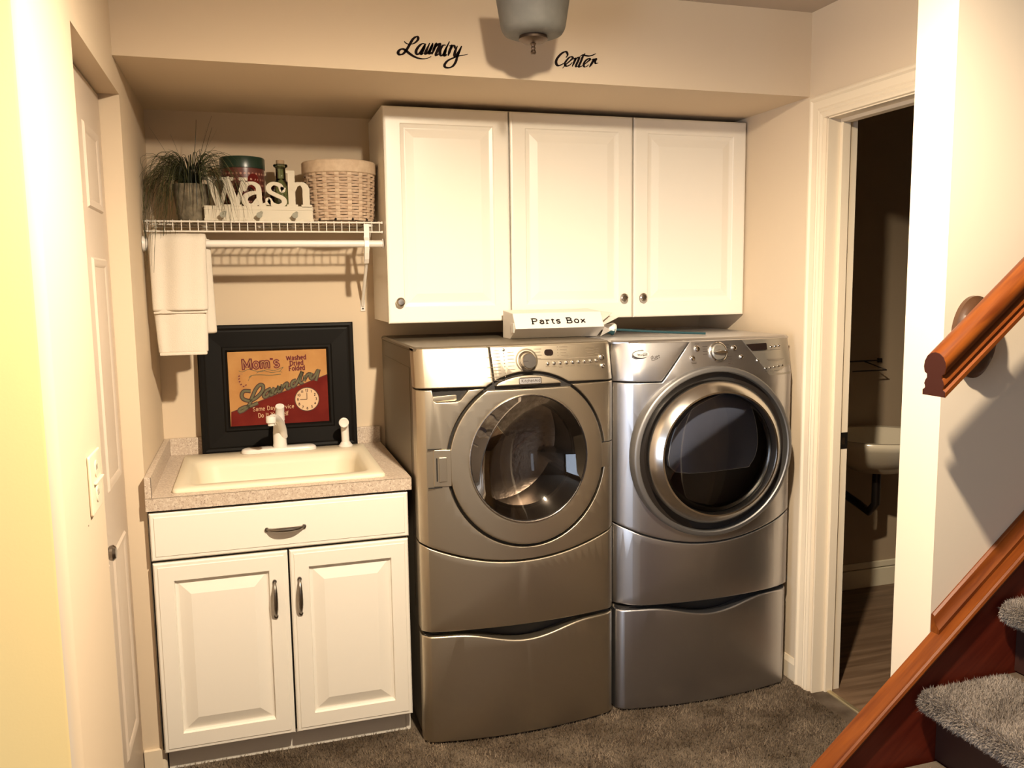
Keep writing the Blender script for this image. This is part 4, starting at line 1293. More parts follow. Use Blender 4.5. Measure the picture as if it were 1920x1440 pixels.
hr = empty('handrail', (1.776, -1.885, 1.31), 'moulded cherry handrail on the stair wall above the steps', 'handrail')
sec = [(0.000, 0.052), (0.012, 0.050), (0.023, 0.043), (0.030, 0.031), (0.032, 0.018), (0.029, 0.006), (0.022, 0.002), (0.0215, -0.006), (0.026, -0.012), (0.029, -0.020), (0.026, -0.027), (0.0265, -0.031), (0.033, -0.035), (0.033, -0.046)]
poly = [(0, a, b) for a, b in sec] + [(0, -a, b) for a, b in sec[::-1][:-1]]
link('rail', sweep_poly(poly, (1.776, -1.885, 1.311), (1.6, 0, 1.6 * 0.835)), 'cherry', hr, smooth=0.6)
link('rail_end', sweep_poly([(0, a * 0.985, b * 0.985) for _, a, b in poly], (1.7750, -1.885, 1.311), (0.0008, 0, 0.0007)), 'railend', hr, smooth=0)
link('wall_rosette', lathe([(0.0, -0.034), (0.55, -0.033), (0.82, -0.026), (0.90, -0.018), (1.0, -0.012), (1.0, 0.0)], (1.975, -1.7855, 1.385), axis='y', seg=48, sx=0.062, sy=0.098), 'rosette', hr)
bm = bmesh.new()
add_tube(bm, catmull([(1.975, -1.815, 1.40), (1.975, -1.850, 1.405), (1.972, -1.872, 1.42), (1.970, -1.885, 1.438)], 4), 0.010, 10)
link('bracket_arm', bm_mesh(bm), 'bronze', hr)

# ================================================================== CEILING LAMP
lx, ly = 1.143, -1.0
cl = empty('ceiling_lamp', (lx, ly, ZC), 'unlit frosted glass ceiling lamp with small bronze finial', 'lamp')
link('shade', lathe([(0.030, 2.2285), (0.070, 2.2295), (0.0835, 2.235), (0.0905, 2.246), (0.093, 2.254), (0.1075, 2.343), (0.1095, 2.349), (0.1080, 2.352), (0.1045, 2.346), (0.089, 2.256), (0.080, 2.242), (0.03, 2.2345)], (lx, ly, 0), seg=56, caps=False), 'frost', cl, smooth=0.8)
link('bottom_plate', lathe([(0.0, 2.228), (0.040, 2.228), (0.042, 2.219), (0.030, 2.2115), (0.012, 2.208), (0.0, 2.208)], (lx, ly, 0), seg=40), 'bronze', cl)
link('finial', lathe([(0.0, 2.178), (0.005, 2.1785), (0.0082, 2.183), (0.0070, 2.188), (0.0050, 2.191), (0.0068, 2.196), (0.0050, 2.200), (0.0062, 2.204), (0.0095, 2.2085), (0.0, 2.209)], (lx, ly, 0), seg=20), 'bronze', cl)
link('canopy', lathe([(0.0, 2.4495), (0.062, 2.4495), (0.064, 2.440), (0.050, 2.420), (0.012, 2.412), (0.0, 2.412)], (lx, ly, 0), seg=48), 'bronze', cl)
link('stem', tube([(lx, ly, 2.222), (lx, ly, 2.414)], 0.006, 10), 'bronze', cl)

# ================================================================== WALL LETTERING
def aff(ox, oz, ax, az, bx, bz):
    return lambda p: (ox + p[0] * ax + p[1] * bx, oz + p[0] * az + p[1] * bz)
t1 = aff(0.786, 2.289, 0.249 / 1920, 0.018 / 1920, -0.003 / 1088, -0.131 / 1088)
LAU = [
 ([(225, 285), (290, 340), (390, 352), (480, 320), (550, 245), (548, 185), (500, 178), (430, 235), (365, 345), (300, 460), (250, 535), (185, 592), (115, 600), (82, 560), (110, 500), (180, 468), (260, 500), (340, 572), (450, 648), (570, 698), (690, 712), (790, 695), (870, 655)], 62),
 ([(720, 345), (650, 345), (570, 410), (512, 505), (512, 575), (560, 596), (625, 535), (690, 420), (722, 350)], 62),
 ([(738, 340), (690, 465), (645, 560), (635, 600), (690, 568)], 62),
 ([(835, 325), (775, 460), (728, 570), (748, 590), (820, 530), (888, 410), (908, 325)], 62),
 ([(905, 330), (850, 480), (822, 568), (845, 585), (900, 545)], 62),
 ([(960, 345), (985, 350), (945, 450), (885, 608)], 62),
 ([(920, 505), (990, 400), (1060, 348), (1078, 372), (1030, 480), (985, 600), (1000, 632), (1060, 590)], 62),
 ([(1225, 385), (1160, 385), (1095, 470), (1078, 580), (1115, 636), (1175, 595), (1225, 470), (1312, 290)], 62),
 ([(1245, 420), (1205, 540), (1185, 622), (1205, 640), (1250, 605)], 62),
 ([(1295, 405), (1365, 398), (1320, 510), (1275, 645)], 62),
 ([(1325, 470), (1370, 405), (1410, 395), (1435, 420), (1440, 475)], 56),
 ([(1505, 400), (1455, 520), (1432, 630), (1462, 655), (1530, 560), (1605, 405)], 62),
 ([(1612, 405), (1560, 540), (1500, 680), (1460, 800), (1390, 900), (1290, 940), (1200, 915), (1200, 845), (1275, 760), (1400, 700), (1540, 650), (1680, 628), (1765, 612)], 58),
]
def decal(name, strokes, tf, scale, label):
    bm = bmesh.new()
    for pts, wd in strokes:
        q = [tf(p) for p in catmull(pts, 8)]
        ribbon(bm, q, wd * 1.18 * scale, plane_xz(YS - 0.0008), nib=math.radians(14), wmin=0.42, taper=True)
    return link(name, bm_mesh(bm), 'decal', None, label, 'wall decal', 'black script words on the soffit', smooth=0)
decal('wall_decal', LAU, t1, 0.249 / 1920, 'black script word Laundry on the soffit, left of the ceiling lamp')
t2 = aff(1.280, 2.276, 0.184 / 1920, 0.012 / 1920, -0.001 / 1056, -0.090 / 1056)
CEN = [
 ([(595, 445), (655, 350), (625, 250), (545, 235), (410, 320), (285, 475), (245, 600), (275, 700), (350, 728), (450, 690), (525, 640)], 84),
 ([(478, 828), (600, 690), (760, 545), (845, 455), (800, 415), (720, 435), (620, 545), (562, 650), (580, 730), (660, 748), (760, 690), (830, 610)], 70),
 ([(862, 500), (945, 470), (905, 580), (822, 770)], 74),
 ([(895, 540), (1000, 455), (1070, 440), (1040, 550), (965, 720), (975, 775), (1060, 750)], 74),
 ([(1290, 285), (1200, 420), (1130, 600), (1062, 755), (1100, 782), (1200, 735)], 74),
 ([(1098, 405), (1200, 345), (1300, 368), (1430, 385), (1560, 355), (1690, 295)], 74),
 ([(1240, 720), (1350, 620), (1455, 525), (1460, 490), (1395, 490), (1295, 570), (1238, 680), (1252, 765), (1320, 780), (1430, 700)], 70),
 ([(1515, 520), (1595, 520), (1540, 640), (1440, 800)], 80),
 ([(1545, 580), (1620, 505), (1695, 495), (1655, 570), (1660, 635), (1700, 658), (1775, 638)], 70),
]
decal('wall_decal', CEN, t2, 0.184 / 1920, 'black script word Center on the soffit, right of the ceiling lamp')

# ================================================================== OUTLET PLATE
ou = empty('outlet_plate', (0.0, -1.487, 1.13), 'cream outlet plate on the left wall beside the recessed door', 'outlet')
def xplate(pts, x0, depth, bevel, nm, m, parent):
    me = plate([(-p[0], p[1]) for p in pts], [], 0, depth, bevel)   # built facing -y, then turned to face +x
    me.transform(Matrix(((0, -1, 0, x0), (-1, 0, 0, 0), (0, 0, 1, 0), (0, 0, 0, 1))) @ Matrix.Diagonal((-1, 1, 1, 1)) if False else Matrix(((0, -1, 0, x0), (1, 0, 0, 0), (0, 0, 1, 0), (0, 0, 0, 1))))
    return link(nm, me, m, parent)
def yz(y0, y1, z0, z1, rad):
    return [(-a, b) for a, b in rrect(y0, y1, z0, z1, rad)]
xplate(yz(-1.548, -1.426, 1.068, 1.192, 0.006), 0.0065, 0.006, 0.0025, 'plate', 'trim', ou)
for zc in (1.157, 1.104):
    rc = xplate(yz(-1.502, -1.472, zc - 0.017, zc + 0.017, 0.012), 0.0085, 0.003, 0.001, 'receptacle', 'trim', ou)
    for yy in (-1.493, -1.481):
        link('slot', boxes((0.0083, 0.0089, yy - 0.0012, yy + 0.0012, zc - 0.002, zc + 0.009)), 'print_dark', rc, smooth=0)
link('cover_hinge', boxes((0.0062, 0.0125, -1.52, -1.430, 1.1285, 1.1325, 0.001)), 'trim', ou, smooth=0)
link('wall_nick', boxes((0.0001, 0.0004, -1.575, -1.571, 1.057, 1.060)), 'print_dark', bpy.data.objects['wall_left'], smooth=0)

# ================================================================== WIRE SHELF WITH ROD
SHZ = 1.752
sh = empty('wire_shelf', (0.40, -0.16, SHZ), 'white wire shelf with hanging rod between left wall and cabinet', 'shelf')
xs = [0.018 + 0.0266 * i for i in range(30)]
wire0 = None
for i, x in enumerate(xs):
    if wire0 is None:
        wire0 = link('wire', tube([(x, -0.006, SHZ), (x, -0.302, SHZ), (x, -0.3055, SHZ - 0.003), (x, -0.3055, SHZ - 0.036)], 0.0017, 6), 'whitewire', sh)
    else:
        c_ = wire0.copy(); COL.objects.link(c_)
        c_.parent = sh
        c_.location = (x - xs[0], 0, 0)
for yy, zz, rr_ in ((-0.3055, SHZ - 0.0045, 0.0032), (-0.3055, SHZ - 0.0375, 0.0032), (-0.008, SHZ - 0.0045, 0.003), (-0.155, SHZ - 0.0045, 0.003)):
    link('rail', tube([(0.006, yy, zz), (0.799, yy, zz)], rr_, 8), 'whitewire', sh)
for zz in (SHZ - 0.0045, SHZ - 0.0375):
    link('end_cap', sphere_mesh((0.7985, -0.3055, zz), 0.0048), 'white', sh)
link('hanging_rod', tube([(0.004, -0.310, 1.673), (0.797, -0.310, 1.673)], 0.0125, 16), 'white', sh)
link('rod_end', lathe([(0.0, 0.0), (0.017, 0.0), (0.018, 0.003), (0.0, 0.004)], (0.7965, -0.310, 1.673), axis='x', seg=20), 'white', sh)
link('rod_cup', lathe([(0.0, 0.001), (0.026, 0.001), (0.024, 0.010), (0.016, 0.016), (0.0, 0.016)], (0.0005, -0.310, 1.673), axis='x', seg=20), 'white', sh)
br = link('bracket', boxes((0.752, 0.766, -0.300, -0.004, SHZ - 0.018, SHZ - 0.009, 0.001), (0.733, 0.752, -0.309, -0.303, 1.655, SHZ - 0.009, 0.001)), 'white', sh, smooth=0)
bm = bmesh.new()
hp = [(-0.303, 1.700), (-0.326, 1.684), (-0.328, 1.662), (-0.322, 1.640), (-0.312, 1.618), (-0.300, 1.604), (-0.290, 1.604), (-0.290, 1.612), (-0.300, 1.630), (-0.297, 1.650), (-0.308, 1.656), (-0.320, 1.664), (-0.318, 1.680), (-0.303, 1.688)]
link('rod_hook', prism(hp, 'x', 0.732, 0.748), 'white', br, smooth=0)
bm = bmesh.new()
add_tube(bm, [(0.759, -0.285, SHZ - 0.016), (0.759, -0.012, 1.462), (0.759, -0.0065, 1.445)], 0.0062, 8)
link('brace', bm_mesh(bm), 'white', br)
fp_ = link('foot_plate', boxes((0.750, 0.769, -0.005, -0.0005, 1.424, 1.468, 0.001)), 'white', br, smooth=0)
link('screw', lathe([(0.0, -0.001), (0.0035, -0.0008), (0.0035, 0.0)], (0.7595, -0.005, 1.434), axis='y', seg=12), 'darkmetal', br)

# ================================================================== TOWEL
tw = empty('hand_towel', (0.112, -0.310, 1.673), 'thick folded white towel hanging over the rod', 'towel')
def towel_sheet(path, half_w, cx, jitter, fold):
    """path: (y, z) centre line; half_w(s), cx(s) -> width and centre; thickness grows by solidify"""
    P = catmull(path, 6)
    n = len(P)
    m = 26
    bm = bmesh.new()
    rows = []
    for i, (y_, z_) in enumerate(P):
        s = i / (n - 1)
        row = []
        for j in range(m + 1):
            u = -1 + 2 * j / m
            wv = fold * (math.sin(3.4 * u + 0.6) + 0.5 * math.sin(7 * u + 2 * s + jitter)) * min(1, 2.2 * s)
            edge = -0.010 * max(0, abs(u) - 0.86) / 0.14
            row.append(bm.verts.new((cx(s) + u * half_w(s), y_ - wv - edge, z_)))
        rows.append(row)
    for A, B in zip(rows, rows[1:]):
        for j in range(m):
            bm.faces.new((A[j], A[j + 1], B[j + 1], B[j]))
    bmesh.ops.recalc_face_normals(bm, faces=bm.faces)
    me = bm_mesh(bm)
    return me
def thick(name, me, t, parent, offs=0.0, m='towel'):
    o = link(name, me, m, parent, smooth=1.2)
    md = o.modifiers.new('s', 'SOLIDIFY')
    md.thickness = t
    md.offset = offs
    md.use_rim = True
    bv = o.modifiers.new('v', 'SUBSURF')
    bv.levels = 1
    bv.render_levels = 1
    return o
# long front fall, over the rod and down the back
lerp = lambda a, b, t: a + (b - a) * t
pf = [(-0.286, 1.50), (-0.287, 1.60), (-0.288, 1.672), (-0.297, 1.694), (-0.312, 1.699), (-0.329, 1.688), (-0.336, 1.660), (-0.338, 1.58), (-0.339, 1.50), (-0.340, 1.449)]
tw_front = thick('front_fall', towel_sheet(pf, lambda s: lerp(0.092, 0.0850, s), lambda s: lerp(0.112, 0.1085, s), 0.3, 0.006), 0.016, tw)
pb = [(-0.333, 1.460), (-0.334, 1.44), (-0.335, 1.40), (-0.336, 1.35), (-0.336, 1.308)]
tw_low = thick('lower_fall', towel_sheet(pb, lambda s: lerp(0.0845, 0.0765, s), lambda s: lerp(0.1085, 0.1105, s), 1.1, 0.003), 0.013, tw)
pbk = [(-0.296, 1.690), (-0.294, 1.66), (-0.292, 1.55), (-0.292, 1.45), (-0.292, 1.368)]
tw_back = thick('back_fall', towel_sheet(pbk, lambda s: lerp(0.086, 0.079, s), lambda s: lerp(0.122, 0.137, s), 2.0, 0.003), 0.018, tw)
link('hem', boxes((0.036, 0.186, -0.347, -0.328, 1.300, 1.3105, 0.003)), 'towel', tw, smooth=0.6)
link('band', boxes((0.0255, 0.1935, -0.3475, -0.344, 1.441, 1.447, 0.0015)), 'towel', tw, smooth=0.6)

# ================================================================== PLANT
pp = empty('potted_grass_plant', (0.158, -0.190, SHZ + 0.002), 'arching grass plant in a grey stone pot at the shelf left end', 'plant')
link('pot', lathe([(0.0, 0.0), (0.048, 0.0), (0.050, 0.004), (0.064, 0.118), (0.064, 0.126), (0.058, 0.126), (0.055, 0.108), (0.0, 0.108)], (0.158, -0.190, SHZ + 0.0025), seg=40), 'stone', pp)
link('soil', lathe([(0.0, 0.116), (0.055, 0.112), (0.055, 0.108), (0.0, 0.108)], (0.158, -0.190, SHZ + 0.0025), seg=24), 'soil', pp)
def blade_mesh(count, seed, mode):
    R_ = random.Random(seed)
    bm = bmesh.new()
    px0, py0, pz0 = 0.158, -0.190, SHZ + 0.112
    for i in range(count):
        if mode == 'droop':
            # more of the tuft hangs over the left and the front
            a = math.radians(R_.choice([R_.uniform(140, 240), R_.uniform(150, 235), R_.uniform(150, 240), R_.uniform(300, 365), R_.uniform(0, 360)]))
            Rr_, h, D = R_.uniform(0.06, 0.20), R_.uniform(0.04, 0.115), R_.uniform(-0.02, 0.33)
            if math.sin(a) > 0.15: Rr_, D = Rr_ * 0.7, D * 0.3
            if math.cos(a) > 0.5: D *= 0.45
            if abs(math.cos(a)) < 0.45: D *= 0.25
        elif mode == 'spray':
            a = math.radians(R_.uniform(0, 360))
            Rr_, h, D = R_.uniform(0.04, 0.15), R_.uniform(0.03, 0.10), R_.uniform(-0.06, 0.08)
        else:
            a = math.radians(R_.uniform(0, 360))
            Rr_, h, D = R_.uniform(0.01, 0.09), R_.uniform(0.06, 0.13), -R_.uniform(0.07, 0.16)
        b0 = R_.uniform(0, 0.028)
        ca, sa = math.cos(a), math.sin(a)
        P0 = np.array([b0, 0.0])
        P1 = np.array([b0 + 0.25 * Rr_, h * 1.5])
        P2 = np.array([b0 + 0.95 * Rr_, h * 1.55])
        P3 = np.array([b0 + 1.15 * Rr_, -D])
        if mode == 'tall':
            P1, P2, P3 = np.array([b0 + 0.2 * Rr_, h * 0.6]), np.array([b0 + 0.5 * Rr_, h * 1.2]), np.array([b0 + 1.2 * Rr_, -D * 1.7])
        n = 12
        w0 = R_.uniform(0.0011, 0.0020)
        if mode == 'spray': w0 *= 1.5
        sway = R_.uniform(-0.04, 0.04)
        prev = None
        for k in range(n + 1):
            t = k / n
            q = (1 - t) ** 3 * P0 + 3 * t * (1 - t) ** 2 * P1 + 3 * t * t * (1 - t) * P2 + t ** 3 * P3
            wd_ = w0 * (1 - 0.85 * t) + 0.0003
            x = px0 + q[0] * ca - sway * t * sa
            y_ = py0 + q[0] * sa + sway * t * ca
            z_ = min(pz0 + q[1], 2.14)
            x = max(x, 0.006 + 0.01 * R_.random())
            y_ = min(y_, -0.012)
            # hang clear of the shelf edge and of the things beside the pot
            if z_ < SHZ + 0.02:
                if y_ > -0.312: y_ = -0.312 - 0.02 * R_.random()
            if x > 0.19 and y_ > -0.262: y_ = -0.262 - 0.018 * R_.random()
            tx, ty = -sa, ca
            c1 = bm.verts.new((x - tx * wd_, y_ - ty * wd_, z_))
            c2 = bm.verts.new((x + tx * wd_, y_ + ty * wd_, z_))
            c3 = bm.verts.new((x, y_, z_ - wd_ * 0.8))
            if prev:
                bm.faces.new((prev[0], prev[2], c3, c1))
                bm.faces.new((prev[2], prev[1], c2, c3))
            prev = (c1, c2, c3)
    return bm_mesh(bm)
link('foliage', blade_mesh(210, 3, 'droop'), 'leaf', pp, kind='stuff', smooth=1.0)
link('upright_blades', blade_mesh(12, 12, 'tall'), 'leafdark', pp, kind='stuff', smooth=1.0)
link('crown', blade_mesh(80, 5, 'spray'), 'leafdark', pp, kind='stuff', smooth=1.0)

# ================================================================== SHELF THINGS
tn = empty('tin_canister', (0.330, -0.125, SHZ + 0.002), 'red dotted round tin with dark green lid behind the word sign', 'tin')
link('tin_body', lathe([(0.0, 0.0), (0.074, 0.0), (0.0755, 0.003), (0.0755, 0.198), (0.0, 0.198)], (0.330, -0.125, SHZ + 0.0022), seg=48), 'tinred', tn)
link('lid', lathe([(0.0765, 0.190), (0.0785, 0.191), (0.0785, 0.226), (0.076, 0.230), (0.074, 0.228), (0.0, 0.2275)], (0.330, -0.125, SHZ + 0.0022), seg=48), 'tingreen', tn)
bm = bmesh.new()
for rrow in range(9):
    for k in range(34):
        a = 2 * math.pi * (k + 0.5 * (rrow % 2)) / 34
        if math.sin(a) > 0.1: continue
        c0 = Vector((0.330 + 0.0759 * math.cos(a), -0.125 + 0.0759 * math.sin(a), SHZ + 0.016 + 0.0195 * rrow))
        tv = Vector((-math.sin(a), math.cos(a), 0))
        vs = [bm.verts.new(c0 + tv * (0.0042 * math.cos(q)) + Vector((0, 0, 0.0042 * math.sin(q)))) for q in [2 * math.pi * i / 8 for i in range(8)]]
        bm.faces.new(vs)
link('dots', bm_mesh(bm), 'tindot', tn, kind='stuff', smooth=0)
pa = []
bm = bmesh.new()
for k in range(13):
    a = math.radians(-100 + 55 * k / 12)
    pa.append(a)
cc = Vector((0.330, -0.125, 0))
def onT(a, z): return (0.330 + 0.0763 * math.cos(a), -0.125 + 0.0763 * math.sin(a), z)
cvt = bm.verts.new(onT(math.radians(-62), SHZ + 0.145))
ringv = [bm.verts.new(onT(math.radians(-62) + 0.30 * math.cos(q), SHZ + 0.145 + 0.028 * math.sin(q))) for q in [2 * math.pi * i / 20 for i in range(20)]]
for i in range(20): bm.faces.new((cvt, ringv[i], ringv[(i + 1) % 20]))
link('motif', bm_mesh(bm), 'picture_red', tn, smooth=0)

bo = empty('cork_bottle', (0.462, -0.135, SHZ + 0.002), 'small green glass bottle with a cork behind the word sign', 'bottle')
link('bottle_body', lathe([(0.0, 0.0), (0.038, 0.0), (0.041, 0.005), (0.041, 0.120), (0.034, 0.140), (0.020, 0.152), (0.0175, 0.160), (0.0175, 0.196), (0.020, 0.200), (0.025, 0.203), (0.026, 0.208), (0.024, 0.211), (0.015, 0.211), (0.0145, 0.160), (0.030, 0.138), (0.037, 0.118), (0.037, 0.006), (0.0, 0.006)], (0.462, -0.135, SHZ + 0.0022), seg=32), 'bottle', bo)
link('cork', lathe([(0.0, 0.196), (0.013, 0.196), (0.0148, 0.214), (0.0145, 0.226), (0.0, 0.227)], (0.462, -0.135, SHZ + 0.0022), seg=20), 'cork', bo)

# the cut-out word sign
ws = empty('word_sign', (0.380, -0.250, SHZ + 0.002), 'cream cut-out sign spelling wash with grey pegs on the shelf', 'sign')
bz = SHZ + 0.002
bm = bmesh.new()
add_box(bm, 0.198, 0.562, -0.256, -0.240, bz, bz + 0.052, bevel=0.001)
add_box(bm, 0.196, 0.564, -0.259, -0.238, bz, bz + 0.008, bevel=0.001)
add_box(bm, 0.196, 0.564, -0.2575, -0.239, bz + 0.038, bz + 0.042, bevel=0.0008)
link('rail_board', bm_mesh(bm), 'signwhite', ws, smooth=0)
for x in (0.262, 0.382, 0.502):
    bm = bmesh.new()
    add_tube(bm, [(x + 0.004, -0.256, bz + 0.030), (x, -0.272, bz + 0.024), (x - 0.004, -0.288, bz + 0.018)], [0.005, 0.007, 0.0105], 12)
    bmesh.ops.recalc_face_normals(bm, faces=bm.faces)
    link('peg', bm_mesh(bm), 'grey', ws)
LZ = bz + 0.050
def letter(name, strokes):
    bm = bmesh.new()
    for si, (kind, wd, wmin, pts) in enumerate(strokes):
        q = catmull(pts, 8) if kind == 's' else pts
        ribbon(bm, [(a, LZ + b) for a, b in q], wd, plane_xz(-0.254), nib=0.0 if wmin < 1 else None, wmin=wmin, lift=0.0005 * si, solid=0.012)
    return link(name, bm_mesh(bm), 'signwhite', ws, smooth=0)
letter('letter_w', [('p', 0.026, 1, [(0.219, 0.098), (0.250, 0.0)]), ('p', 0.014, 1, [(0.253, 0.002), (0.280, 0.094)]), ('p', 0.026, 1, [(0.272, 0.098), (0.303, 0.0)]), ('p', 0.014, 1, [(0.306, 0.002), (0.332, 0.094)]),
                    ('p', 0.011, 1, [(0.198, 0.093), (0.243, 0.093)]), ('p', 0.011, 1, [(0.253, 0.093), (0.298, 0.093)]), ('p', 0.011, 1, [(0.316, 0.093), (0.345, 0.093)]), ('p', 0.006, 1, [(0.236, 0.003), (0.322, 0.003)])])
letter('letter_a', [('s', 0.018, 0.55, [(0.332, 0.058), (0.340, 0.075), (0.360, 0.080), (0.378, 0.068), (0.381, 0.045), (0.382, 0.020), (0.388, 0.006), (0.403, 0.008)]),
                    ('s', 0.022, 0.5, [(0.379, 0.048), (0.358, 0.046), (0.338, 0.036), (0.332, 0.020), (0.342, 0.006), (0.362, 0.006), (0.378, 0.022)]), ('p', 0.018, 1, [(0.329, 0.064), (0.339, 0.058)])])
letter('letter_s', [('s', 0.018, 0.6, [(0.464, 0.068), (0.460, 0.056), (0.452, 0.074), (0.430, 0.080), (0.414, 0.068), (0.418, 0.052), (0.440, 0.040), (0.462, 0.028), (0.464, 0.012), (0.446, 0.004), (0.424, 0.010), (0.412, 0.026), (0.410, 0.006)])])
letter('letter_h', [('p', 0.024, 1, [(0.492, 0.126), (0.492, 0.0)]), ('p', 0.010, 1, [(0.474, 0.121), (0.500, 0.121)]), ('s', 0.024, 0.45, [(0.494, 0.058), (0.506, 0.076), (0.526, 0.080), (0.540, 0.066), (0.541, 0.040), (0.541, 0.002)]),
                    ('p', 0.009, 1, [(0.474, 0.004), (0.512, 0.004)]), ('p', 0.009, 1, [(0.524, 0.004), (0.560, 0.004)])])

# ================================================================== WOVEN BASKET
bk = empty('woven_basket', (0.668, -0.170, SHZ + 0.002), 'round woven splint basket at the right end of the shelf', 'basket')
bx0, by0, bz0 = 0.668, -0.170, SHZ + 0.004
BH, RB, RT = 0.205, 0.118, 0.1295
rad = lambda h: RB + (RT - RB) * min(1, h / BH) ** 0.8
NS = 18
link('basket_bottom', lathe([(0.0, 0.0), (RB - 0.004, 0.0), (RB - 0.002, 0.004), (0.0, 0.005)], (bx0, by0, bz0), seg=40), 'splint', bk)
link('lining', lathe([(RB - 0.006, 0.004), (RT - 0.006, BH - 0.004), (RT - 0.009, BH - 0.004), (RB - 0.009, 0.004)], (bx0, by0, bz0), seg=40), 'soil', bk)
stave0 = None
for k in range(NS):
    a = 2 * math.pi * k / NS
    if stave0 is None:
        bm = bmesh.new()
        L = []
        for i in range(9):
            h = 0.002 + (BH - 0.006) * i / 8
            rr_ = rad(h)
            q = []
            for (dr, wdt) in ((-0.0015, -0.0075), (0.0008, -0.0075), (0.0008, 0.0075), (-0.0015, 0.0075)):
                q.append(bm.verts.new((bx0 + rr_ + dr, by0 + wdt, bz0 + h)))
            L.append(q)
        for P, Q in zip(L, L[1:]):
            for j_ in range(4): bm.faces.new((P[j_], P[(j_ + 1) % 4], Q[(j_ + 1) % 4], Q[j_]))
        bmesh.ops.recalc_face_normals(bm, faces=bm.faces)
        stave0 = link('stave', bm_mesh(bm), 'stave', bk, smooth=0)
    else:
        c_ = stave0.copy(); COL.objects.link(c_)
        c_.parent = bk
        c_.rotation_euler = (0, 0, a)
        # the stave mesh is centred on the basket axis, so turning it in place is enough
NW = 17
for rrow in range(NW):
    h0 = 0.006 + (BH - 0.046) * rrow / (NW - 1)
    bm = bmesh.new()
    n = NS * 8
    L = []
    for i in range(n):
        a = 2 * math.pi * i / n
        wv = 0.0030 * math.cos(NS * a + (math.pi if rrow % 2 else 0))
        hh = h0 + 0.0006 * math.sin(9 * a + rrow)
        q = []
        for dr, dh in ((-0.0008, -0.0046), (0.0010, -0.0040), (0.0010, 0.0040), (-0.0008, 0.0046)):
            rr_ = rad(hh) - 0.0006 - wv + dr
            q.append(bm.verts.new((bx0 + rr_ * math.cos(a), by0 + rr_ * math.sin(a), bz0 + hh + dh)))
        L.append(q)
    for i in range(n):
        P, Q = L[i], L[(i + 1) % n]
        for j_ in range(4): bm.faces.new((P[j_], P[(j_ + 1) % 4], Q[(j_ + 1) % 4], Q[j_]))
    bmesh.ops.recalc_face_normals(bm, faces=bm.faces)
    link('weaver', bm_mesh(bm), 'splint', bk, smooth=0.8)
link('rim', lathe([(RT - 0.006, BH - 0.036), (RT + 0.0015, BH - 0.036), (RT + 0.0045, BH - 0.033), (RT + 0.0050, BH + 0.004), (RT + 0.002, BH + 0.008), (RT - 0.006, BH + 0.008), (RT - 0.006, BH - 0.036)], (bx0, by0, bz0), seg=56, caps=False), 'stave', bk, smooth=0.6)
for k in range(6):
    a = math.radians(-160 + 28 * k)
    bd = link('bead', sphere_mesh((bx0 + (RB + 0.007) * math.cos(a), by0 + (RB + 0.007) * math.sin(a), bz0 + 0.005), 0.0042, u=10, v=8), 'darkmetal', bk)
link('wire_ring', tube([(bx0 + (RB + 0.0052) * math.cos(t), by0 + (RB + 0.0052) * math.sin(t), bz0 + 0.0005) for t in np.linspace(0, 2 * math.pi, 40, endpoint=False)], 0.0012, 6, closed=True), 'darkmetal', bk)

# ================================================================== FRAMED PICTURE
FY = -0.074
pc = empty('framed_picture', (0.424, FY + 0.028, CT + 0.001), 'wide black framed laundry print leaning behind the faucet', 'picture')
fx0, fx1, fz0, fz1 = 0.136, 0.713, CT + 0.001, 1.384
ix0, ix1, iz0, iz1 = 0.243, 0.606, 1.002, 1.281
def frame_mesh():
    bm = bmesh.new()
    prof = [(0.0, 0.028), (0.0, 0.006), (0.004, 0.001), (0.012, 0.0), (0.020, 0.004), (0.026, 0.003), (0.080, 0.006), (0.085, 0.003), (0.092, 0.003), (0.097, 0.008), (0.101, 0.014)]
    L = []
    tot = prof[-1][0]
    for ins, dy in prof:
        t = ins / tot
        xa, xb = fx0 + (ix0 - fx0) * t, fx1 + (ix1 - fx1) * t
        za, zb = fz0 + (iz0 - fz0) * t, fz1 + (iz1 - fz1) * t
        L.append([bm.verts.new(p) for p in ((xa, FY + dy, za), (xb, FY + dy, za), (xb, FY + dy, zb), (xa, FY + dy, zb))])
    for P, Q in zip(L, L[1:]):
        for k in range(4): bm.faces.new((P[k], P[(k + 1) % 4], Q[(k + 1) % 4], Q[k]))
    bm.faces.new(L[0])
    bmesh.ops.recalc_face_normals(bm, faces=bm.faces)
    return bm_mesh(bm)
link('frame', frame_mesh(), 'frame', pc, smooth=0)
PY = FY + 0.0125
pr = link('print', boxes((ix0 - 0.003, ix1 + 0.003, PY, PY + 0.003, iz0 - 0.003, iz1 + 0.003)), 'picture_tan', pc, smooth=0)
def pz(X, Y):
    """drawing units of the print -> its own x, z"""
    xl = 225 + (Y - 280) * 45 / 1060
    yt = 280 - 40 * (X - xl) / 1450
    u, v = (X - xl) / 1450, 1 - (Y - yt) / 1055
    return (ix0 + u * (ix1 - ix0), iz0 + v * (iz1 - iz0))
xfp = lambda a, b, l: (a, PY - 0.0004 - l, b)
K = (ix1 - ix0) / 1450
def pstrokes(name, strokes, m, lift, extra=0.0, nib=None, wmin=0.5):
    bm = bmesh.new()
    for pts, wd in strokes:
        ribbon(bm, [pz(*p) for p in catmull(pts, 6)], (wd + extra) * K, xfp, nib=nib, wmin=wmin, lift=lift)
    return link(name, bm_mesh(bm), m, pr, smooth=0)
def ppoly(name, pts, m, lift):
    bm = bmesh.new()
    bm.faces.new([bm.verts.new(xfp(*pz(*p), lift)) for p in pts])
    me = bm_mesh(bm)
    return link(name, me, m, pr, smooth=0)
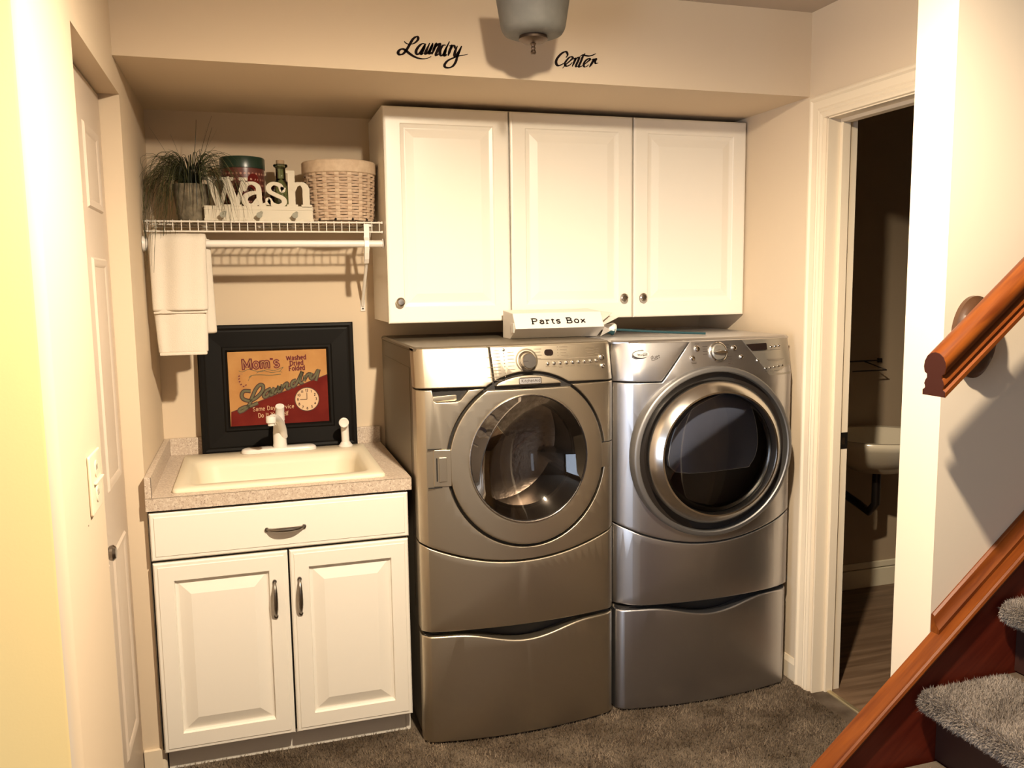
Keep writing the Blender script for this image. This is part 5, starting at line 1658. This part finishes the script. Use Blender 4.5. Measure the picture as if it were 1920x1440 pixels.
ppoly('red_field', [(272, 1135), (1712, 607), (1735, 1300), (268, 1362)], 'picture_red', 0.0)
pstrokes('field_edge', [([(272, 1135), (985, 874), (1698, 612)], 9)], 'ink_brown', 0.0002)
def plettering(name, s, size, w, X, Y, m, lift, rot, serif, center=True, fit=None):
    bm = bmesh.new()
    x0, z0 = pz(X, Y)
    put_text(bm, s, size, w, xfp, x0, z0, serif=serif, rot=rot, center=center, lift=lift, fit=fit)
    return link(name, bm_mesh(bm), m, pr, smooth=0)
plettering('lettering', "Mom's", 190 * K, 46 * K, 705, 505, 'ink_red', 0.0002, 0.03, True, fit=545 * K)
plettering('lettering', "Mom`s", 190 * K, 13 * K, 705, 505, 'ink_tan', 0.0004, 0.03, False, fit=545 * K)
for wd_, X_, Y_, F_ in (('Washed', 1230, 392, 300), ('Dried', 1235, 470, 205), ('Folded', 1240, 545, 240)):
    plettering('lettering', wd_, 92 * K, 16 * K, X_, Y_, 'ink_red', 0.0002, 0.03, True, fit=F_ * K)
plettering('lettering', 'Same Day Service', 84 * K, 7 * K, 890, 1112, 'ink_cream', 0.0004, 0.03, False, fit=610 * K)
plettering('lettering', 'Do It Yourself', 92 * K, 8 * K, 888, 1212, 'ink_cream', 0.0004, 0.03, False, fit=450 * K)
SCR = [
 ([(555, 838), (460, 835), (425, 890), (450, 950), (540, 975), (640, 930), (725, 840), (735, 765), (690, 750), (630, 810), (575, 930), (530, 1040), (455, 1110), (395, 1130), (400, 1095), (470, 1065), (560, 1048), (660, 1010)], 46),
 ([(855, 805), (790, 835), (745, 895), (760, 930), (810, 905), (860, 830)], 42), ([(868, 805), (840, 880), (855, 900), (900, 870)], 42),
 ([(905, 790), (880, 860), (905, 872), (950, 820), (972, 770)], 42), ([(975, 768), (950, 840), (968, 852), (1010, 830)], 42),
 ([(1025, 748), (1005, 840)], 42), ([(1010, 815), (1060, 750), (1095, 735), (1085, 790), (1105, 812), (1140, 790)], 42),
 ([(1228, 690), (1180, 705), (1155, 755), (1180, 785), (1230, 740), (1285, 640), (1318, 565)], 42), ([(1318, 565), (1280, 690), (1295, 735), (1335, 720)], 42),
 ([(1365, 625), (1345, 710)], 42), ([(1352, 680), (1395, 615), (1430, 605), (1425, 650)], 40),
 ([(1465, 585), (1440, 650), (1462, 672), (1515, 620), (1555, 545)], 42), ([(1570, 535), (1545, 630), (1520, 705)], 40),
]
pstrokes('script_outline', SCR, 'ink_brown', 0.0004, extra=16)
pstrokes('script', SCR, 'ink_green', 0.0006, extra=-14)
pstrokes('leaf', [([(375, 1150), (420, 1115), (480, 1090), (530, 1060)], 60)], 'ink_brown', 0.0003)
LINE = [([(385, 545), (440, 560), (520, 525), (600, 540), (700, 560), (800, 530), (900, 545), (1030, 500)], 8), ([(530, 640), (580, 610), (700, 605), (850, 612), (1000, 600)], 9), ([(640, 580), (720, 545), (800, 560), (870, 575), (960, 560), (1020, 572)], 7), ([(980, 560), (1010, 530), (1035, 495)], 7), ([(520, 690), (540, 650), (570, 620)], 6)]
pstrokes('clothesline', LINE, 'ink_green', 0.0002)
CORD = [([(440, 590), (395, 595), (375, 640), (385, 700), (420, 755), (460, 775), (490, 745)], 26)]
pstrokes('cord', CORD, 'ink_tan', 0.0002)
pstrokes('cord_stripes', [([(380 + dx, y0_), (402 + dx, y0_ - 12)], 16) for dx, y0_ in ((0, 625), (-2, 665), (6, 705), (26, 745), (62, 775), (96, 755))], 'ink_red', 0.0004)
ccx, ccz = pz(1388, 972)
bm = bmesh.new()
vs = [bm.verts.new(xfp(ccx + 0.0445 * math.cos(t), ccz + 0.0445 * math.sin(t), 0.0002)) for t in np.linspace(0, 2 * math.pi, 48, endpoint=False)]
bm.faces.new(vs)
link('clock_face', bm_mesh(bm), 'ink_cream', pr, smooth=0)
bm = bmesh.new()
cpts = [(ccx + 0.0455 * math.cos(t), ccz + 0.0455 * math.sin(t)) for t in np.linspace(0, 2 * math.pi, 49)]
ribbon(bm, cpts, 0.003, xfp, lift=0.0004)
for hh in range(1, 13):
    t = math.radians(90 - 30 * hh)
    s_ = str(hh)
    put_text(bm, s_, 0.0125, 0.0022, xfp, ccx + 0.0345 * math.cos(t), ccz + 0.0345 * math.sin(t) - 0.0045, serif=False, center=True, lift=0.0006)
ribbon(bm, [(ccx, ccz), (ccx, ccz + 0.026)], 0.0022, xfp, lift=0.0007)
ribbon(bm, [(ccx, ccz), (ccx - 0.026, ccz)], 0.0022, xfp, lift=0.0007)
link('clock_marks', bm_mesh(bm), 'ink_brown', pr, smooth=0)
pc.rotation_euler = (-0.066, 0, 0)

# ================================================================== PARTS BOX AND WAND ON THE MACHINES
TOPZ = 1.3275
pb_ = empty('parts_carton', (1.385, -0.48, TOPZ), 'opened white carton lettered Parts Box on top of the washer', 'box')
secb = [(-0.488, TOPZ), (-0.556, 1.366), (-0.520, 1.4195), (-0.402, 1.428), (-0.398, TOPZ)]
link('carton', prism(secb, 'x', 1.219, 1.556, 0.0015), 'cardboard', pb_, smooth=0)
bm = bmesh.new()
uB, uC = Vector((0, -0.556, 1.366)), Vector((0, -0.520, 1.4195))
ud = (uC - uB).normalized()
un_ = Vector((0, -ud.z, ud.y))
def xfb(a, b, l):
    p = uB + ud * b + un_ * (0.0016 + l)
    return (a, p.y, p.z)
put_text(bm, 'Parts Box', 0.0295, 0.0046, xfb, 1.385, 0.0185, serif=True, center=True, stretch=1.42, spacing=0.10)
link('lettering', bm_mesh(bm), 'black', pb_, smooth=0)
def flap(pts, t=0.0015):
    bm = bmesh.new()
    f_ = bm.faces.new([bm.verts.new(p) for p in pts])
    f_.normal_update()
    nv = f_.normal * t
    r_ = bmesh.ops.extrude_face_region(bm, geom=[f_])
    for v in r_['geom']:
        if isinstance(v, bmesh.types.BMVert): v.co += nv
    bmesh.ops.recalc_face_normals(bm, faces=bm.faces)
    return bm_mesh(bm)
link('end_flap', flap([(1.5575, -0.54, 1.388), (1.5575, -0.415, 1.424), (1.625, -0.47, 1.412)]), 'cardboard', pb_, smooth=0)
link('end_flap', flap([(1.5575, -0.545, 1.372), (1.562, -0.42, 1.405), (1.640, -0.50, 1.398)]), 'cardboard', pb_, smooth=0)
link('end_flap', flap([(1.5575, -0.554, 1.366), (1.5575, -0.515, TOPZ + 0.002), (1.590, -0.535, 1.350)]), 'cardboard', pb_, smooth=0)
link('side_tab', boxes((1.2165, 1.2185, -0.540, -0.505, 1.352, 1.385)), 'cardboard', pb_, smooth=0)
wd = empty('swatter_wand', (1.80, -0.55, TOPZ), 'thin teal wand with a pale cone tip lying across the dryer top', 'wand')
link('handle', tube([(1.625, -0.470, 1.349), (1.80, -0.56, 1.338), (1.93, -0.625, 1.3325)], 0.0045, 10), 'teal', wd)
bm = bmesh.new()
add_tube(bm, [(1.570, -0.470, 1.356), (1.600, -0.470, 1.356), (1.625, -0.470, 1.352), (1.634, -0.470, 1.350)], [0.003, 0.013, 0.0225, 0.019], 20)
bmesh.ops.recalc_face_normals(bm, faces=bm.faces)
tip = link('cone', bm_mesh(bm), 'white', wd)
bm = bmesh.new()
add_tube(bm, [(1.598, -0.4705, 1.3535), (1.628, -0.4705, 1.3495)], [0.0137, 0.0228], 20)
bmesh.ops.recalc_face_normals(bm, faces=bm.faces)
for v in list(bm.verts):
    if v.co.z > 1.353: v.co.y += 0.004
link('teal_band', bm_mesh(bm), 'teal', tip)

# ================================================================== BATHROOM THINGS
bs = empty('bathroom_sink', (3.02, -0.26, 0.80), 'pale oval wall-hung sink inside the dark bathroom', 'sink')
bm = bmesh.new()
cxs, cys, rz_ = 3.04, -0.265, 0.812
L = []
for sc, z in ((0.12, -0.165), (0.45, -0.150), (0.78, -0.085), (0.95, -0.030), (1.0, -0.012), (1.0, 0.002), (0.985, 0.008), (0.86, 0.006), (0.82, -0.010), (0.72, -0.075), (0.40, -0.120), (0.08, -0.128)):
    L.append([bm.verts.new((cxs + 0.285 * sc * math.cos(t), min(cys + 0.250 * sc * math.sin(t), -0.0215), rz_ + z)) for t in np.linspace(0, 2 * math.pi, 48, endpoint=False)])
for P, Q in zip(L, L[1:]):
    for k in range(48): bm.faces.new((P[k], P[(k + 1) % 48], Q[(k + 1) % 48], Q[k]))
bm.faces.new(L[0]); bm.faces.new(L[-1])
bmesh.ops.recalc_face_normals(bm, faces=bm.faces)
link('bowl', bm_mesh(bm), 'porcelain', bs, smooth=0.9)
link('drain_pipe', tube([(3.03, -0.262, 0.645), (3.03, -0.262, 0.50), (3.03, -0.22, 0.45), (3.03, -0.15, 0.47), (3.03, -0.021, 0.50)], 0.019, 14), 'darkmetal', bs)
sr = empty('towel_rack', (3.14, -0.06, 1.10), 'thin dark metal rack on the bathroom wall above the oval sink', 'rack')
link('rail', tube([(3.00, -0.030, 1.132), (3.225, -0.030, 1.132)], 0.0035, 8), 'darkmetal', sr)
link('rail', tube([(3.00, -0.115, 1.095), (3.190, -0.115, 1.095)], 0.0035, 8), 'darkmetal', sr)
link('stay', tube([(3.135, -0.030, 1.130), (3.185, -0.115, 1.097)], 0.003, 8), 'darkmetal', sr)
link('mount', boxes((3.215, 3.235, -0.033, -0.0205, 1.122, 1.142)), 'darkmetal', sr, smooth=0)

bpy.context.view_layer.update()
